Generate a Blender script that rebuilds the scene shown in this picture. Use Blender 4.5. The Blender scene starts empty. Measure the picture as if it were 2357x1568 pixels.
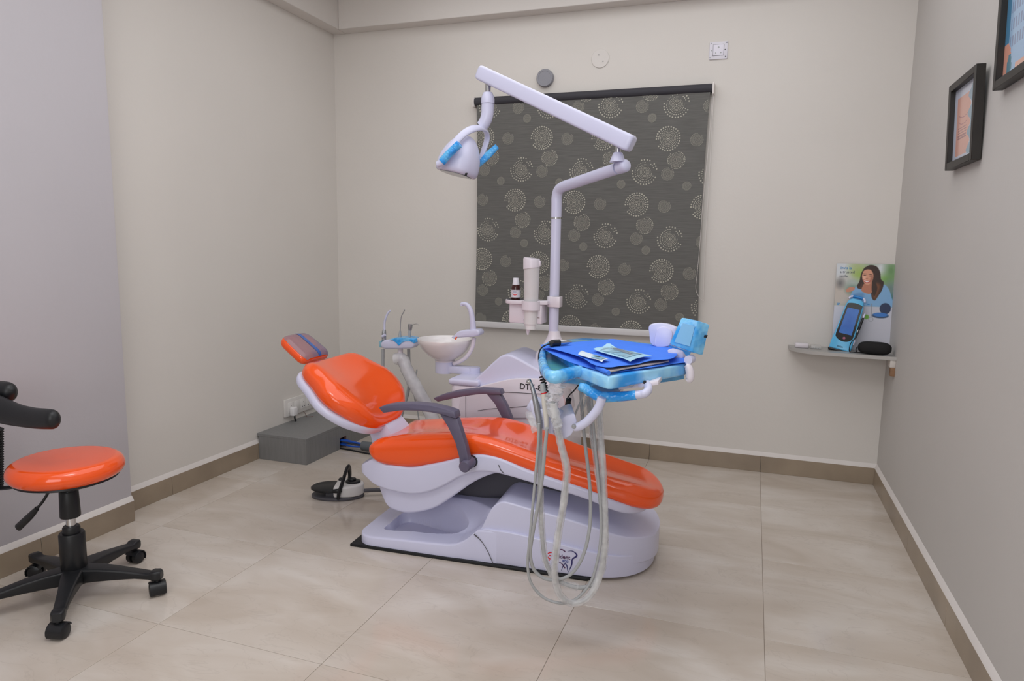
import bpy, bmesh, math, random
import numpy as np
from mathutils import Vector, Matrix

random.seed(7)
R = math.radians
scene = bpy.context.scene
COL = scene.collection

# ------------------------------------------------------------------ camera
cam_data = bpy.data.cameras.new('camera')
cam_data.sensor_width = 36.0
cam_data.lens = 1585.0 / 2357.0 * 36.0
cam = bpy.data.objects.new('camera', cam_data)
COL.objects.link(cam)
_yaw, _pitch, _roll = -0.334, 0.134, 0.016
_f = Vector((math.sin(_yaw) * math.cos(_pitch), math.cos(_yaw) * math.cos(_pitch), -math.sin(_pitch)))
_r = Vector((math.cos(_yaw), -math.sin(_yaw), 0))
_u = _r.cross(_f)
_r2 = math.cos(_roll) * _r + math.sin(_roll) * _u
_u2 = -math.sin(_roll) * _r + math.cos(_roll) * _u
cam.matrix_world = Matrix(((_r2.x, _u2.x, -_f.x, 0), (_r2.y, _u2.y, -_f.y, 0), (_r2.z, _u2.z, -_f.z, 1.2), (0, 0, 0, 1)))
cam_data.clip_start = 0.02
scene.camera = cam

# ------------------------------------------------------------------ light and exposure
scene.view_settings.view_transform = 'Standard'
scene.view_settings.look = 'None'
scene.view_settings.gamma = 1.0
scene.view_settings.use_curve_mapping = False
scene.view_settings.exposure = 0.0
world = bpy.data.worlds.new('world')
scene.world = world
world.use_nodes = True
world.node_tree.nodes['Background'].inputs[0].default_value = (0.9, 0.92, 1.0, 1)
world.node_tree.nodes['Background'].inputs[1].default_value = 0.3


def area_light(name, loc, sx, sy, watts, col):
    d = bpy.data.lights.new(name, 'AREA')
    d.shape = 'RECTANGLE'
    d.size, d.size_y = sx, sy
    d.energy = watts
    d.color = col
    o = bpy.data.objects.new(name, d)
    o.location = loc
    COL.objects.link(o)
    return o


LIGHT = (0.955, 0.975, 1.0)
area_light('ceiling_panel_lamp', (-0.95, 0.9, 2.70), 0.6, 0.6, 8, LIGHT)
area_light('ceiling_glow_lamp', (-0.75, 1.75, 2.71), 2.4, 3.6, 38, LIGHT)
fw = area_light('front_fill_light', (-0.45, -1.42, 1.6), 1.8, 1.6, 28, LIGHT)  # added fill from behind the camera, brightens back wall and front faces
fw.rotation_euler = (R(90), 0, 0)


# ------------------------------------------------------------------ materials
def lin(c):
    if isinstance(c, str):
        c = tuple(int(c[i:i + 2], 16) / 255 for i in (0, 2, 4))
    return tuple((x / 12.92 if x <= 0.04045 else ((x + 0.055) / 1.055) ** 2.4) for x in c) + (1.0,)


def mat(name, col, rough=0.5, metal=0.0, spec=0.5, var=0.06, vscale=6.0, bump=0.0, bscale=60.0, coat=0.0,
        alpha=1.0, trans=0.0, ior=1.45, col2=None, stretch=None, contrast=None, sheen=0.0, detail=3.0):
    m = bpy.data.materials.new(name)
    m.use_nodes = True
    nt = m.node_tree
    b = nt.nodes['Principled BSDF']
    tc = nt.nodes.new('ShaderNodeTexCoord')
    src = tc.outputs['Object']
    if stretch:
        mp = nt.nodes.new('ShaderNodeMapping')
        mp.inputs['Scale'].default_value = stretch
        nt.links.new(src, mp.inputs[0])
        src = mp.outputs[0]
    nz = nt.nodes.new('ShaderNodeTexNoise')
    nz.inputs['Scale'].default_value = vscale
    nz.inputs['Detail'].default_value = detail
    nt.links.new(src, nz.inputs['Vector'])
    rp = nt.nodes.new('ShaderNodeValToRGB')
    a = lin(col)
    c2 = lin(col2) if col2 else tuple(min(1, x * (1 + var)) for x in a[:3]) + (1,)
    c1 = a if col2 else tuple(x * (1 - var) for x in a[:3]) + (1,)
    lo, hi = contrast or (0.3, 0.7)
    rp.color_ramp.elements[0].position = lo
    rp.color_ramp.elements[1].position = hi
    rp.color_ramp.elements[0].color = c1
    rp.color_ramp.elements[1].color = c2
    nt.links.new(nz.outputs['Fac'], rp.inputs[0])
    nt.links.new(rp.outputs[0], b.inputs['Base Color'])
    b.inputs['Roughness'].default_value = rough
    b.inputs['Metallic'].default_value = metal
    b.inputs['Specular IOR Level'].default_value = spec
    b.inputs['IOR'].default_value = ior
    b.inputs['Coat Weight'].default_value = coat
    b.inputs['Coat Roughness'].default_value = 0.05
    b.inputs['Alpha'].default_value = alpha
    b.inputs['Transmission Weight'].default_value = trans
    if sheen:
        b.inputs['Sheen Weight'].default_value = sheen
    if bump:
        n2 = nt.nodes.new('ShaderNodeTexNoise')
        n2.inputs['Scale'].default_value = bscale
        n2.inputs['Detail'].default_value = 4
        nt.links.new(src, n2.inputs['Vector'])
        bp = nt.nodes.new('ShaderNodeBump')
        bp.inputs['Strength'].default_value = bump
        bp.inputs['Distance'].default_value = 0.01
        nt.links.new(n2.outputs['Fac'], bp.inputs['Height'])
        nt.links.new(bp.outputs[0], b.inputs['Normal'])
    return m


def tile_mat():
    m = bpy.data.materials.new('beige_marble_tile')
    m.use_nodes = True
    nt = m.node_tree
    N, L = nt.nodes.new, nt.links.new
    b = nt.nodes['Principled BSDF']
    geo = N('ShaderNodeNewGeometry')
    oi = N('ShaderNodeObjectInfo')
    mul = N('ShaderNodeVectorMath'); mul.operation = 'SCALE'; mul.inputs['Scale'].default_value = 23.0
    comb = N('ShaderNodeCombineXYZ')
    L(oi.outputs['Random'], comb.inputs[0]); L(oi.outputs['Random'], comb.inputs[1]); L(oi.outputs['Random'], comb.inputs[2])
    L(comb.outputs[0], mul.inputs[0])
    add = N('ShaderNodeVectorMath'); add.operation = 'ADD'
    L(geo.outputs['Position'], add.inputs[0]); L(mul.outputs[0], add.inputs[1])
    mp = N('ShaderNodeMapping'); mp.inputs['Rotation'].default_value = (0, 0, 0.55); mp.inputs['Scale'].default_value = (0.8, 2.0, 1.0)
    L(add.outputs[0], mp.inputs[0])
    n1 = N('ShaderNodeTexNoise'); n1.inputs['Scale'].default_value = 2.6; n1.inputs['Detail'].default_value = 5; n1.inputs['Distortion'].default_value = 0.8
    L(mp.outputs[0], n1.inputs['Vector'])
    r1 = N('ShaderNodeValToRGB')
    e = r1.color_ramp.elements
    e[0].position, e[0].color = 0.30, lin('bfb2a5')
    e[1].position, e[1].color = 0.72, lin('d6cec6')
    k = e.new(0.5); k.color = lin('c9beb3')
    L(n1.outputs['Fac'], r1.inputs[0])
    n2 = N('ShaderNodeTexNoise'); n2.inputs['Scale'].default_value = 4.0; n2.inputs['Detail'].default_value = 6; n2.inputs['Distortion'].default_value = 1.6
    L(mp.outputs[0], n2.inputs['Vector'])
    ab = N('ShaderNodeMath'); ab.operation = 'SUBTRACT'; ab.inputs[1].default_value = 0.5
    L(n2.outputs['Fac'], ab.inputs[0])
    ab2 = N('ShaderNodeMath'); ab2.operation = 'ABSOLUTE'
    L(ab.outputs[0], ab2.inputs[0])
    r2 = N('ShaderNodeValToRGB')
    r2.color_ramp.elements[0].position, r2.color_ramp.elements[0].color = 0.0, (0.2, 0.2, 0.2, 1)
    r2.color_ramp.elements[1].position, r2.color_ramp.elements[1].color = 0.012, (0, 0, 0, 1)
    L(ab2.outputs[0], r2.inputs[0])
    mx = N('ShaderNodeMixRGB'); mx.inputs[2].default_value = lin('a3978e')
    L(r2.outputs[0], mx.inputs[0]); L(r1.outputs[0], mx.inputs[1])
    L(mx.outputs[0], b.inputs['Base Color'])
    b.inputs['Roughness'].default_value = 0.13
    b.inputs['Specular IOR Level'].default_value = 0.42
    return m


def film_mat(name, col, col2, alo, ahi, rough=0.15, scale=14, bump=0.6):
    """thin crinkled plastic film: partly see-through, glossy"""
    m = bpy.data.materials.new(name)
    m.use_nodes = True
    nt = m.node_tree
    N, L = nt.nodes.new, nt.links.new
    b = nt.nodes['Principled BSDF']
    tc = N('ShaderNodeTexCoord')
    nz = N('ShaderNodeTexNoise'); nz.inputs['Scale'].default_value = scale; nz.inputs['Detail'].default_value = 3
    L(tc.outputs['Object'], nz.inputs['Vector'])
    rp = N('ShaderNodeValToRGB')
    rp.color_ramp.elements[0].position, rp.color_ramp.elements[0].color = 0.4, lin(col)
    rp.color_ramp.elements[1].position, rp.color_ramp.elements[1].color = 0.6, lin(col2)
    L(nz.outputs['Fac'], rp.inputs[0]); L(rp.outputs[0], b.inputs['Base Color'])
    mr = N('ShaderNodeMapRange'); mr.inputs['To Min'].default_value = alo; mr.inputs['To Max'].default_value = ahi
    mr.inputs['From Min'].default_value = 0.35; mr.inputs['From Max'].default_value = 0.65
    L(nz.outputs['Fac'], mr.inputs['Value']); L(mr.outputs[0], b.inputs['Alpha'])
    b.inputs['Roughness'].default_value = rough
    vo = N('ShaderNodeTexVoronoi'); vo.inputs['Scale'].default_value = scale * 3.5
    L(tc.outputs['Object'], vo.inputs['Vector'])
    bp = N('ShaderNodeBump'); bp.inputs['Strength'].default_value = bump; bp.inputs['Distance'].default_value = 0.004
    L(vo.outputs['Distance'], bp.inputs['Height']); L(bp.outputs[0], b.inputs['Normal'])
    return m


def wall_mat(name, col):
    return mat(name, col, rough=0.62, spec=0.3, var=0.018, vscale=1.6, bump=0.06, bscale=55)


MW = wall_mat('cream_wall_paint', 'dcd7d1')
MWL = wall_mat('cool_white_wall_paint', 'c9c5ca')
MWR = wall_mat('shaded_cream_wall_paint', 'c6c2be')  # cream paint darkened to carry the dimmer light on the right wall
MCEIL = wall_mat('white_ceiling_paint', 'e6e3de')
MBEAM = wall_mat('beam_paint', 'd9d4cf')
MLEDGE = mat('white_plaster', 'e2dcd8', 0.6, var=0.03)
MTILE = tile_mat()
MSKIRT = mat('brown_beige_skirting_tile', '8f806f', 0.28, var=0.05, vscale=4, col2='a3937f', detail=5)
MGROUT = mat('beige_grout', '8d8075', 0.8)
MWHITE = mat('white_abs_plastic', 'd5d5ed', 0.24, var=0.012)
MPINK = mat('white_unit_plastic', 'e6dfe8', 0.25, var=0.012)
MCREAM = mat('ivory_plastic', 'dedbdd', 0.4, var=0.012)
MORANGE = mat('orange_vinyl', 'fa5a1c', 0.13, var=0.02, vscale=3, coat=0.5)
MGREYARM = mat('slate_grey_armrest', '625c72', 0.42, var=0.03)
MBLACK = mat('black_plastic', '1c1d20', 0.4, var=0.1)
MRUBBER = mat('black_rubber', '17181a', 0.6, var=0.1, bump=0.2, bscale=200)
MCHROME = mat('chrome', 'c8c9cc', 0.12, metal=1.0, var=0.02)
MSTEEL = mat('brushed_steel', 'a9abb0', 0.34, metal=0.75, var=0.06, vscale=40)
MHOSE = mat('grey_hose', 'adafb1', 0.45, var=0.04)
MDARK = mat('dark_grey_cover', '55545a', 0.5, var=0.05)
MPOCKET = mat('grey_pocket_plastic', 'a9a8b4', 0.3, var=0.03)
MLAM = mat('grey_laminate', '7e7e7e', 0.45, var=0.07, vscale=9, stretch=(9, 9, 0.8), detail=6)
MRED = mat('red_plastic', 'c9352c', 0.4)
MBROWN = mat('brown_plastic', '6d4b43', 0.5)


# ------------------------------------------------------------------ geometry helpers
class G:
    def __init__(s, V=None, F=None):
        s.V = [tuple(v) for v in (V or [])]
        s.F = [tuple(f) for f in (F or [])]

    def __add__(s, o):
        n = len(s.V)
        return G(s.V + o.V, s.F + [tuple(i + n for i in f) for f in o.F])

    def xf(s, M):
        return G([tuple(M @ Vector(v)) for v in s.V], s.F)


def from_bm(bm):
    bm.verts.index_update()
    g = G([tuple(v.co) for v in bm.verts], [tuple(v.index for v in f.verts) for f in bm.faces])
    bm.free()
    return g


def cr(pts, res=6, closed=False):
    """Catmull-Rom through points of any dimension"""
    P = [np.array(p, float) for p in pts]
    n = len(P)
    out = []
    segs = n if closed else n - 1
    for i in range(segs):
        if closed:
            p0, p1, p2, p3 = P[i - 1], P[i], P[(i + 1) % n], P[(i + 2) % n]
        else:
            p1, p2 = P[i], P[i + 1]
            p0 = P[i - 1] if i else 2 * p1 - p2
            p3 = P[i + 2] if i + 2 < n else 2 * p2 - p1
        for k in range(res):
            t = k / res
            out.append(0.5 * (2 * p1 + (p2 - p0) * t + (2 * p0 - 5 * p1 + 4 * p2 - p3) * t * t + (3 * p1 - p0 - 3 * p2 + p3) * t ** 3))
    if not closed:
        out.append(P[-1])
    return [tuple(p) for p in out]


def loft(rings, cap0=True, cap1=True, closed=True, wrap=False):
    n = len(rings[0])
    V, F = [], []
    for r in rings:
        V += [tuple(p) for p in r]
    m = len(rings)
    for i in range(m if wrap else m - 1):
        a, b = i * n, ((i + 1) % m) * n
        for j in range(n if closed else n - 1):
            k = (j + 1) % n
            F.append((a + j, a + k, b + k, b + j))
    if not wrap and closed:
        for flag, base, rev in ((cap0, 0, True), (cap1, (m - 1) * n, False)):
            if flag:
                c = np.mean(np.array(V[base:base + n]), axis=0)
                V.append(tuple(c))
                ci = len(V) - 1
                for j in range(n):
                    k = (j + 1) % n
                    F.append((ci, base + k, base + j) if rev else (ci, base + j, base + k))
    return G(V, F)


def tube(pts, r, n=10, res=5, smooth=True, closed=False, flat=None):
    """round (or flat=(a,b) elliptical) tube; r scalar or one value per control point"""
    rr = [r] * len(pts) if not isinstance(r, (list, tuple)) else list(r)
    q = [tuple(p) + (x,) for p, x in zip(pts, rr)]
    if smooth and len(q) > 2:
        q = cr(q, res, closed)
    P = [Vector(p[:3]) for p in q]
    rad = [max(1e-5, p[3]) for p in q]
    m = len(P)
    T = []
    for i in range(m):
        if closed:
            d = P[(i + 1) % m] - P[i - 1]
        else:
            d = P[min(i + 1, m - 1)] - P[max(i - 1, 0)]
        T.append(d.normalized() if d.length > 1e-9 else Vector((0, 0, 1)))
    a = Vector((0, 0, 1)) if abs(T[0].z) < 0.9 else Vector((1, 0, 0))
    u = (a - T[0] * a.dot(T[0])).normalized()
    rings = []
    for i in range(m):
        u = (u - T[i] * u.dot(T[i])).normalized()
        v = T[i].cross(u)
        fa, fb = flat or (1, 1)
        rings.append([tuple(P[i] + (u * math.cos(2 * math.pi * k / n) * fa + v * math.sin(2 * math.pi * k / n) * fb) * rad[i]) for k in range(n)])
    return loft(rings, wrap=closed)


def basis(ax):
    z = Vector(ax).normalized()
    a = Vector((0, 0, 1)) if abs(z.z) < 0.95 else Vector((1, 0, 0))
    x = a.cross(z).normalized()
    y = z.cross(x)
    return x, y, z


def lathe(prof, n=32, o=(0, 0, 0), ax=(0, 0, 1)):
    x, y, z = basis(ax) if tuple(ax) != (0, 0, 1) else (Vector((1, 0, 0)), Vector((0, 1, 0)), Vector((0, 0, 1)))
    o = Vector(o)
    rings = [[tuple(o + z * h + (x * math.cos(2 * math.pi * k / n) + y * math.sin(2 * math.pi * k / n)) * max(r, 1e-5)) for k in range(n)] for r, h in prof]
    return loft(rings)


def bx(lo, hi, b=0.0, s=2):
    bm = bmesh.new()
    bmesh.ops.create_cube(bm, size=1.0)
    for v in bm.verts:
        v.co = Vector([(lo[i] + hi[i]) / 2 + v.co[i] * (hi[i] - lo[i]) for i in range(3)])
    if b:
        bmesh.ops.bevel(bm, geom=bm.edges[:], offset=b, segments=s, affect='EDGES', profile=0.5)
    return from_bm(bm)


def obox(c, X, Y, Z, hx, hy, hz, b=0.0, s=2):
    """box about c on the axes X, Y, Z with half sizes"""
    M = Matrix((Vector(X).normalized(), Vector(Y).normalized(), Vector(Z).normalized())).transposed().to_4x4()
    M.translation = Vector(c)
    return bx((-hx, -hy, -hz), (hx, hy, hz), b, s).xf(M)


def plate(pts, vec, b=0.0, s=2):
    """planar polygon extruded by vec, edges rounded"""
    bm = bmesh.new()
    vec = Vector(vec)
    n = len(pts)
    A = [bm.verts.new(Vector(p)) for p in pts]
    B = [bm.verts.new(Vector(p) + vec) for p in pts]
    bm.faces.new(A[::-1])
    bm.faces.new(B)
    for i in range(n):
        bm.faces.new((A[i], A[(i + 1) % n], B[(i + 1) % n], B[i]))
    bmesh.ops.recalc_face_normals(bm, faces=bm.faces[:])
    if b:
        es = [e for e in bm.edges if (len(e.link_faces) == 2 and e.calc_face_angle(0) > 0.6)]
        bmesh.ops.bevel(bm, geom=es, offset=b, segments=s, affect='EDGES', profile=0.5, clamp_overlap=True)
    return from_bm(bm)


def sheet(rows, t):
    """solid thin sheet from a grid of points"""
    A = np.array(rows, float)
    du = np.gradient(A, axis=1)
    dv = np.gradient(A, axis=0)
    N = np.cross(du, dv)
    N /= np.linalg.norm(N, axis=2, keepdims=True) + 1e-12
    B = A - N * t
    m, n = A.shape[:2]
    V = [tuple(p) for p in A.reshape(-1, 3)] + [tuple(p) for p in B.reshape(-1, 3)]
    o = m * n
    F = []
    for i in range(m - 1):
        for j in range(n - 1):
            a, b, c, d = i * n + j, i * n + j + 1, (i + 1) * n + j + 1, (i + 1) * n + j
            F += [(a, b, c, d), (d + o, c + o, b + o, a + o)]
    for i in range(m - 1):
        for j in (0, n - 1):
            a, b = i * n + j, (i + 1) * n + j
            F.append((a, b, b + o, a + o) if j == 0 else (b, a, a + o, b + o))
    for j in range(n - 1):
        for i in (0, m - 1):
            a, b = i * n + j, i * n + j + 1
            F.append((b, a, a + o, b + o) if i == 0 else (a, b, b + o, a + o))
    return G(V, F)


def disc(c, r, n=8, X=(1, 0, 0), Y=(0, 0, 1)):
    c, X, Y = Vector(c), Vector(X), Vector(Y)
    return G([tuple(c + X * r * math.cos(2 * math.pi * k / n) + Y * r * math.sin(2 * math.pi * k / n)) for k in range(n)], [tuple(range(n))])


def ring_flat(c, r0, r1, a0=0, a1=360, n=32, X=(1, 0, 0), Y=(0, 0, 1)):
    c, X, Y = Vector(c), Vector(X), Vector(Y)
    V, F = [], []
    for k in range(n + 1):
        t = R(a0 + (a1 - a0) * k / n)
        d = X * math.cos(t) + Y * math.sin(t)
        V += [tuple(c + d * r0), tuple(c + d * r1)]
    for k in range(n):
        F.append((2 * k, 2 * k + 1, 2 * k + 3, 2 * k + 2))
    return G(V, F)


# ------------------------------------------------------------------ objects
MATW = {}


def link(o, parent=None):
    COL.objects.link(o)
    if parent is not None:
        o.parent = parent
        MATW[o.name] = MATW[parent.name]
    return o


def root(name, label, cat, loc=(0, 0, 0), rz=0.0, group=None, kind=None):
    o = bpy.data.objects.new(name, None)
    o.empty_display_size = 0.05
    o.location = loc
    o.rotation_euler = (0, 0, rz)
    COL.objects.link(o)
    MATW[o.name] = Matrix.Translation(loc) @ Matrix.Rotation(rz, 4, 'Z')
    if label:
        o['label'] = label
    if cat:
        o['category'] = cat
    if group:
        o['group'] = group
    if kind:
        o['kind'] = kind
    return o


def mesh_of(name, g, m, ang=40):
    me = bpy.data.meshes.new(name)
    bm = bmesh.new()
    vs = [bm.verts.new(v) for v in g.V]
    for f in g.F:
        try:
            bm.faces.new([vs[i] for i in f])
        except ValueError:
            pass
    bmesh.ops.remove_doubles(bm, verts=bm.verts[:], dist=1e-6)
    bmesh.ops.recalc_face_normals(bm, faces=bm.faces[:])
    bm.to_mesh(me)
    bm.free()
    me.materials.append(m)
    me.polygons.foreach_set('use_smooth', [True] * len(me.polygons))
    if ang is not None:
        me.set_sharp_from_angle(angle=R(ang))
    return me


def obj(name, g, m, parent=None, label=None, cat=None, group=None, kind=None, local=False, ang=40, loc=None):
    """one mesh object; geometry given in world coordinates unless local"""
    if parent is not None and not local:
        g = g.xf(MATW[parent.name].inverted())
    if parent is None and loc is not None:
        g = g.xf(Matrix.Translation(loc).inverted())
    o = bpy.data.objects.new(name, mesh_of(name, g, m, ang))
    COL.objects.link(o)
    if parent is not None:
        o.parent = parent
        MATW[o.name] = MATW[parent.name]
    else:
        if loc is not None:
            o.location = loc
        MATW[o.name] = Matrix.Translation(loc) if loc is not None else Matrix.Identity(4)
    for k, v in (('label', label), ('category', cat), ('group', group), ('kind', kind)):
        if v:
            o[k] = v
    return o


def text_g(s, size, origin, X, Y, depth=0.0006, font_bold=False, shear=0.0):
    """flat raised lettering as geometry"""
    c = bpy.data.curves.new('lettering', 'FONT')
    c.body = s
    c.size = size
    c.extrude = depth
    c.shear = shear
    c.resolution_u = 3
    if font_bold:
        c.offset = size * 0.012
    o = bpy.data.objects.new('lettering', c)
    COL.objects.link(o)
    dg = bpy.context.evaluated_depsgraph_get()
    me = bpy.data.meshes.new_from_object(o.evaluated_get(dg))
    X, Y = Vector(X).normalized(), Vector(Y).normalized()
    Z = X.cross(Y)
    M = Matrix((X, Y, Z)).transposed().to_4x4()
    M.translation = Vector(origin)
    g = G([tuple(M @ v.co) for v in me.vertices], [tuple(p.vertices) for p in me.polygons])
    bpy.data.objects.remove(o)
    bpy.data.meshes.remove(me)
    bpy.data.curves.remove(c)
    return g


def colour_grid(name, origin, X, Y, w, h, img, parent, rough=0.35, label=None):
    """flat print: a grid of small faces, one printed colour each (img[row, col, 3] sRGB, row 0 at top)"""
    ny, nx = img.shape[:2]
    O, X, Y = np.array(origin, float), np.array(X, float), np.array(Y, float)
    u = np.linspace(0, w, nx + 1)
    v = np.linspace(h, 0, ny + 1)
    P = O + u[None, :, None] * X + v[:, None, None] * Y
    MI = np.array(MATW[parent.name].inverted())
    P = P.reshape(-1, 3) @ MI[:3, :3].T + MI[:3, 3]
    idx = np.arange((nx + 1) * (ny + 1)).reshape(ny + 1, nx + 1)
    Fq = np.stack([idx[1:, :-1], idx[1:, 1:], idx[:-1, 1:], idx[:-1, :-1]], -1).reshape(-1, 4)
    me = bpy.data.meshes.new(name)
    me.from_pydata(P.tolist(), [], Fq.tolist())
    at_ = me.color_attributes.new('print', 'FLOAT_COLOR', 'CORNER')
    c = np.clip(img.reshape(-1, 3), 0, 1)
    c = np.where(c <= 0.04045, c / 12.92, ((c + 0.055) / 1.055) ** 2.4)
    c = np.repeat(np.concatenate([c, np.ones((len(c), 1))], 1), 4, axis=0).astype(np.float32)
    at_.data.foreach_set('color', c.ravel())
    m = bpy.data.materials.new(name + '_print')
    m.use_nodes = True
    b = m.node_tree.nodes['Principled BSDF']
    vc = m.node_tree.nodes.new('ShaderNodeVertexColor')
    vc.layer_name = 'print'
    m.node_tree.links.new(vc.outputs[0], b.inputs['Base Color'])
    b.inputs['Roughness'].default_value = rough
    me.materials.append(m)
    o = bpy.data.objects.new(name, me)
    link(o, parent)
    if label:
        o['label'] = label
    return o


def copy_tree(o, parent=None):
    c = o.copy()
    COL.objects.link(c)
    if parent is not None:
        c.parent = parent
    for ch in [x for x in bpy.data.objects if x.parent == o]:
        copy_tree(ch, c)
    return c


# ------------------------------------------------------------------ the room
XL, XLF, XR, YB, YF, ZC = -2.575, -2.48, 0.668, 3.915, -1.5, 2.72
YP = 2.165
fl = obj('floor', bx((XL - 0.1, YF - 0.1, -0.12), (XR + 0.1, YB + 0.1, -0.0015)), MGROUT, kind='structure')
tile_me = mesh_of('tile', bx((-0.3018, -0.2968, -0.009), (0.3018, 0.2968, 0), 0.0006, 1), MTILE, 30)
for i in range(-5, 1):
    for j in range(-7, 4):
        cx, cy = 0.1 + 0.605 * i + 0.3025, 2.161 + 0.595 * j + 0.2975
        if cy > YB + 0.2 or cy < YF - 0.2:
            continue
        x0, x1 = max(cx - 0.3018, XL), min(cx + 0.3018, XR)
        y0, y1 = max(cy - 0.2968, YF), min(cy + 0.2968, YB)
        if x1 - x0 < 0.02 or y1 - y0 < 0.02:
            continue
        if x1 - x0 > 0.6 and y1 - y0 > 0.59:
            me = tile_me
        else:
            me = mesh_of('tile', bx((x0 - cx, y0 - cy, -0.009), (x1 - cx, y1 - cy, 0), 0.0006, 1), MTILE, 30)
        t = bpy.data.objects.new('tile', me)
        t.location = (cx, cy, 0)
        link(t, fl)
obj('ceiling', bx((XL - 0.1, YF - 0.1, ZC), (XR + 0.1, YB + 0.1, ZC + 0.1)), MCEIL, kind='structure')
obj('wall_back', bx((XL - 0.1, YB, -0.1), (XR + 0.1, YB + 0.12, ZC)), MW, kind='structure')
obj('wall_left', bx((XL - 0.15, YP, -0.1), (XL, YB, ZC)), MW, kind='structure')
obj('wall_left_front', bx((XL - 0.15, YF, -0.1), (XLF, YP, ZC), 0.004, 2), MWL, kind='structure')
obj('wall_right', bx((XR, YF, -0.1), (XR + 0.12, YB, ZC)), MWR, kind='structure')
obj('wall_front', bx((XL - 0.1, YF - 0.12, -0.1), (XR + 0.1, YF, ZC)), MW, kind='structure')
obj('trim_1', bx((XL, YP, 2.505), (XL + 0.092, YB, ZC), 0.003, 1), MBEAM, kind='structure')
obj('trim_2', bx((XL + 0.092, YB - 0.092, 2.505), (XR, YB, ZC), 0.003, 1), MBEAM, kind='structure')


def baseboard(name, a, b, nrm, joint0, step, h=0.09, t=0.012, cap_end=False):
    """tile skirting from a to b (x, y) on the wall, pieces with joints, plaster ledge on top"""
    a, b, n = Vector((*a, 0)), Vector((*b, 0)), Vector((*nrm, 0))
    d = (b - a)
    Lg = d.length
    d.normalize()
    rt = root(name, None, None, tuple(a), 0, kind='structure')
    cuts = [0.0] + [s for s in [joint0 + k * step for k in range(-12, 13)] if 0.02 < s < Lg - 0.02] + [Lg]
    for s0, s1 in zip(cuts[:-1], cuts[1:]):
        c = a + d * (s0 + s1) / 2 + n * t / 2 + Vector((0, 0, h / 2))
        obj('tile', obox(c, d, n, (0, 0, 1), (s1 - s0) / 2 - 0.0008, t / 2, h / 2, 0.0008, 1), MSKIRT, rt)
    prof = [(0, h), (t - 0.001, h), (t - 0.002, h + 0.004), (0.0, h + 0.022)]
    r0 = [tuple(a + n * p + Vector((0, 0, q))) for p, q in prof]
    r1 = [tuple(b + n * p + Vector((0, 0, q))) for p, q in prof]
    obj('ledge', loft([r0, r1]), MLEDGE, rt, label='white plaster ledge')
    return rt


baseboard('baseboard_back', (XL, YB), (XR, YB), (0, -1), 0.1 - XL, 0.605)
baseboard('baseboard_left', (XL, YP), (XL, YB), (1, 0), 0.3, 0.6)
baseboard('baseboard_left_front', (XLF, YF), (XLF, YP), (1, 0), 0.25, 0.6)
baseboard('baseboard_right', (XR, YF), (XR, YB), (-1, 0), 0.35, 0.6)


# ------------------------------------------------------------------ dental chair (local axes: u to the foot end, w away, z up)
CO = (-0.95, 2.58, 0.0)
chair = root('dental_chair', 'orange vinyl reclined dental chair with white shell on black floor mat', 'dental chair', CO, R(3.2))


def sgnpow(x, e):
    return math.copysign(abs(x) ** e, x)


def cushion(secs, re0, re1, p=3.0, dish=0.0, n=40, res=8, fr=None, pe=2.4, rim=0.35, wc=None):
    """cushion along u: sections (u, z_bottom, z_top, half_width); rounded ends; dished top"""
    q = cr(secs, res)
    q = np.array(q)
    q[:, 0] = np.maximum.accumulate(q[:, 0])
    L0, L1 = q[0, 0], q[-1, 0]
    us = [L0 + re0 * (1 - math.cos(k / 9 * math.pi / 2)) for k in range(9)]
    us += list(np.linspace(L0 + re0, L1 - re1, 26))
    us += [L1 - re1 * (1 - math.cos(k / 9 * math.pi / 2)) for k in range(8, -1, -1)]
    rings = []
    for u in us:
        zb, zt, hw = (np.interp(u, q[:, 0], q[:, k]) for k in (1, 2, 3))
        f = 1.0
        d0, d1 = (u - L0) / max(re0, 1e-6), (L1 - u) / max(re1, 1e-6)
        rr = 0
        if d0 < 1:
            f, rr = max(0.0, 1 - (1 - d0) ** pe) ** (1 / pe), re0
        if d1 < 1:
            f, rr = max(0.0, 1 - (1 - d1) ** pe) ** (1 / pe), re1
        f = max(f, 0.03)
        zc, hz = (zb + zt) / 2, (zt - zb) / 2 * (0.25 + 0.75 * f if f > 0.03 else 0.2)
        hz = (zt - zb) / 2 * f ** 0.8
        w_ = max(hw - rr * (1 - f), 0.01)
        c0 = wc(u) if wc else 0.0
        ring = []
        for k in range(n):
            t = 2 * math.pi * k / n
            y = w_ * sgnpow(math.cos(t), 2 / p)
            z = zc + hz * sgnpow(math.sin(t), 2 / p)
            if math.sin(t) > 0 and dish:
                s = abs(y) / hw
                z -= dish * f * max(0.0, 1 - (s / (1 - rim * 0.5)) ** 2)
            ring.append((u, c0 + y, z))
        rings.append(ring)
    g = loft(rings)
    if fr:
        B, A, N = (np.array(x, float) for x in fr)
        W = np.array((0, 1.0, 0))
        g = G([tuple(B + A * v[0] + W * v[1] + N * v[2]) for v in g.V], g.F)
    return g


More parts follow.
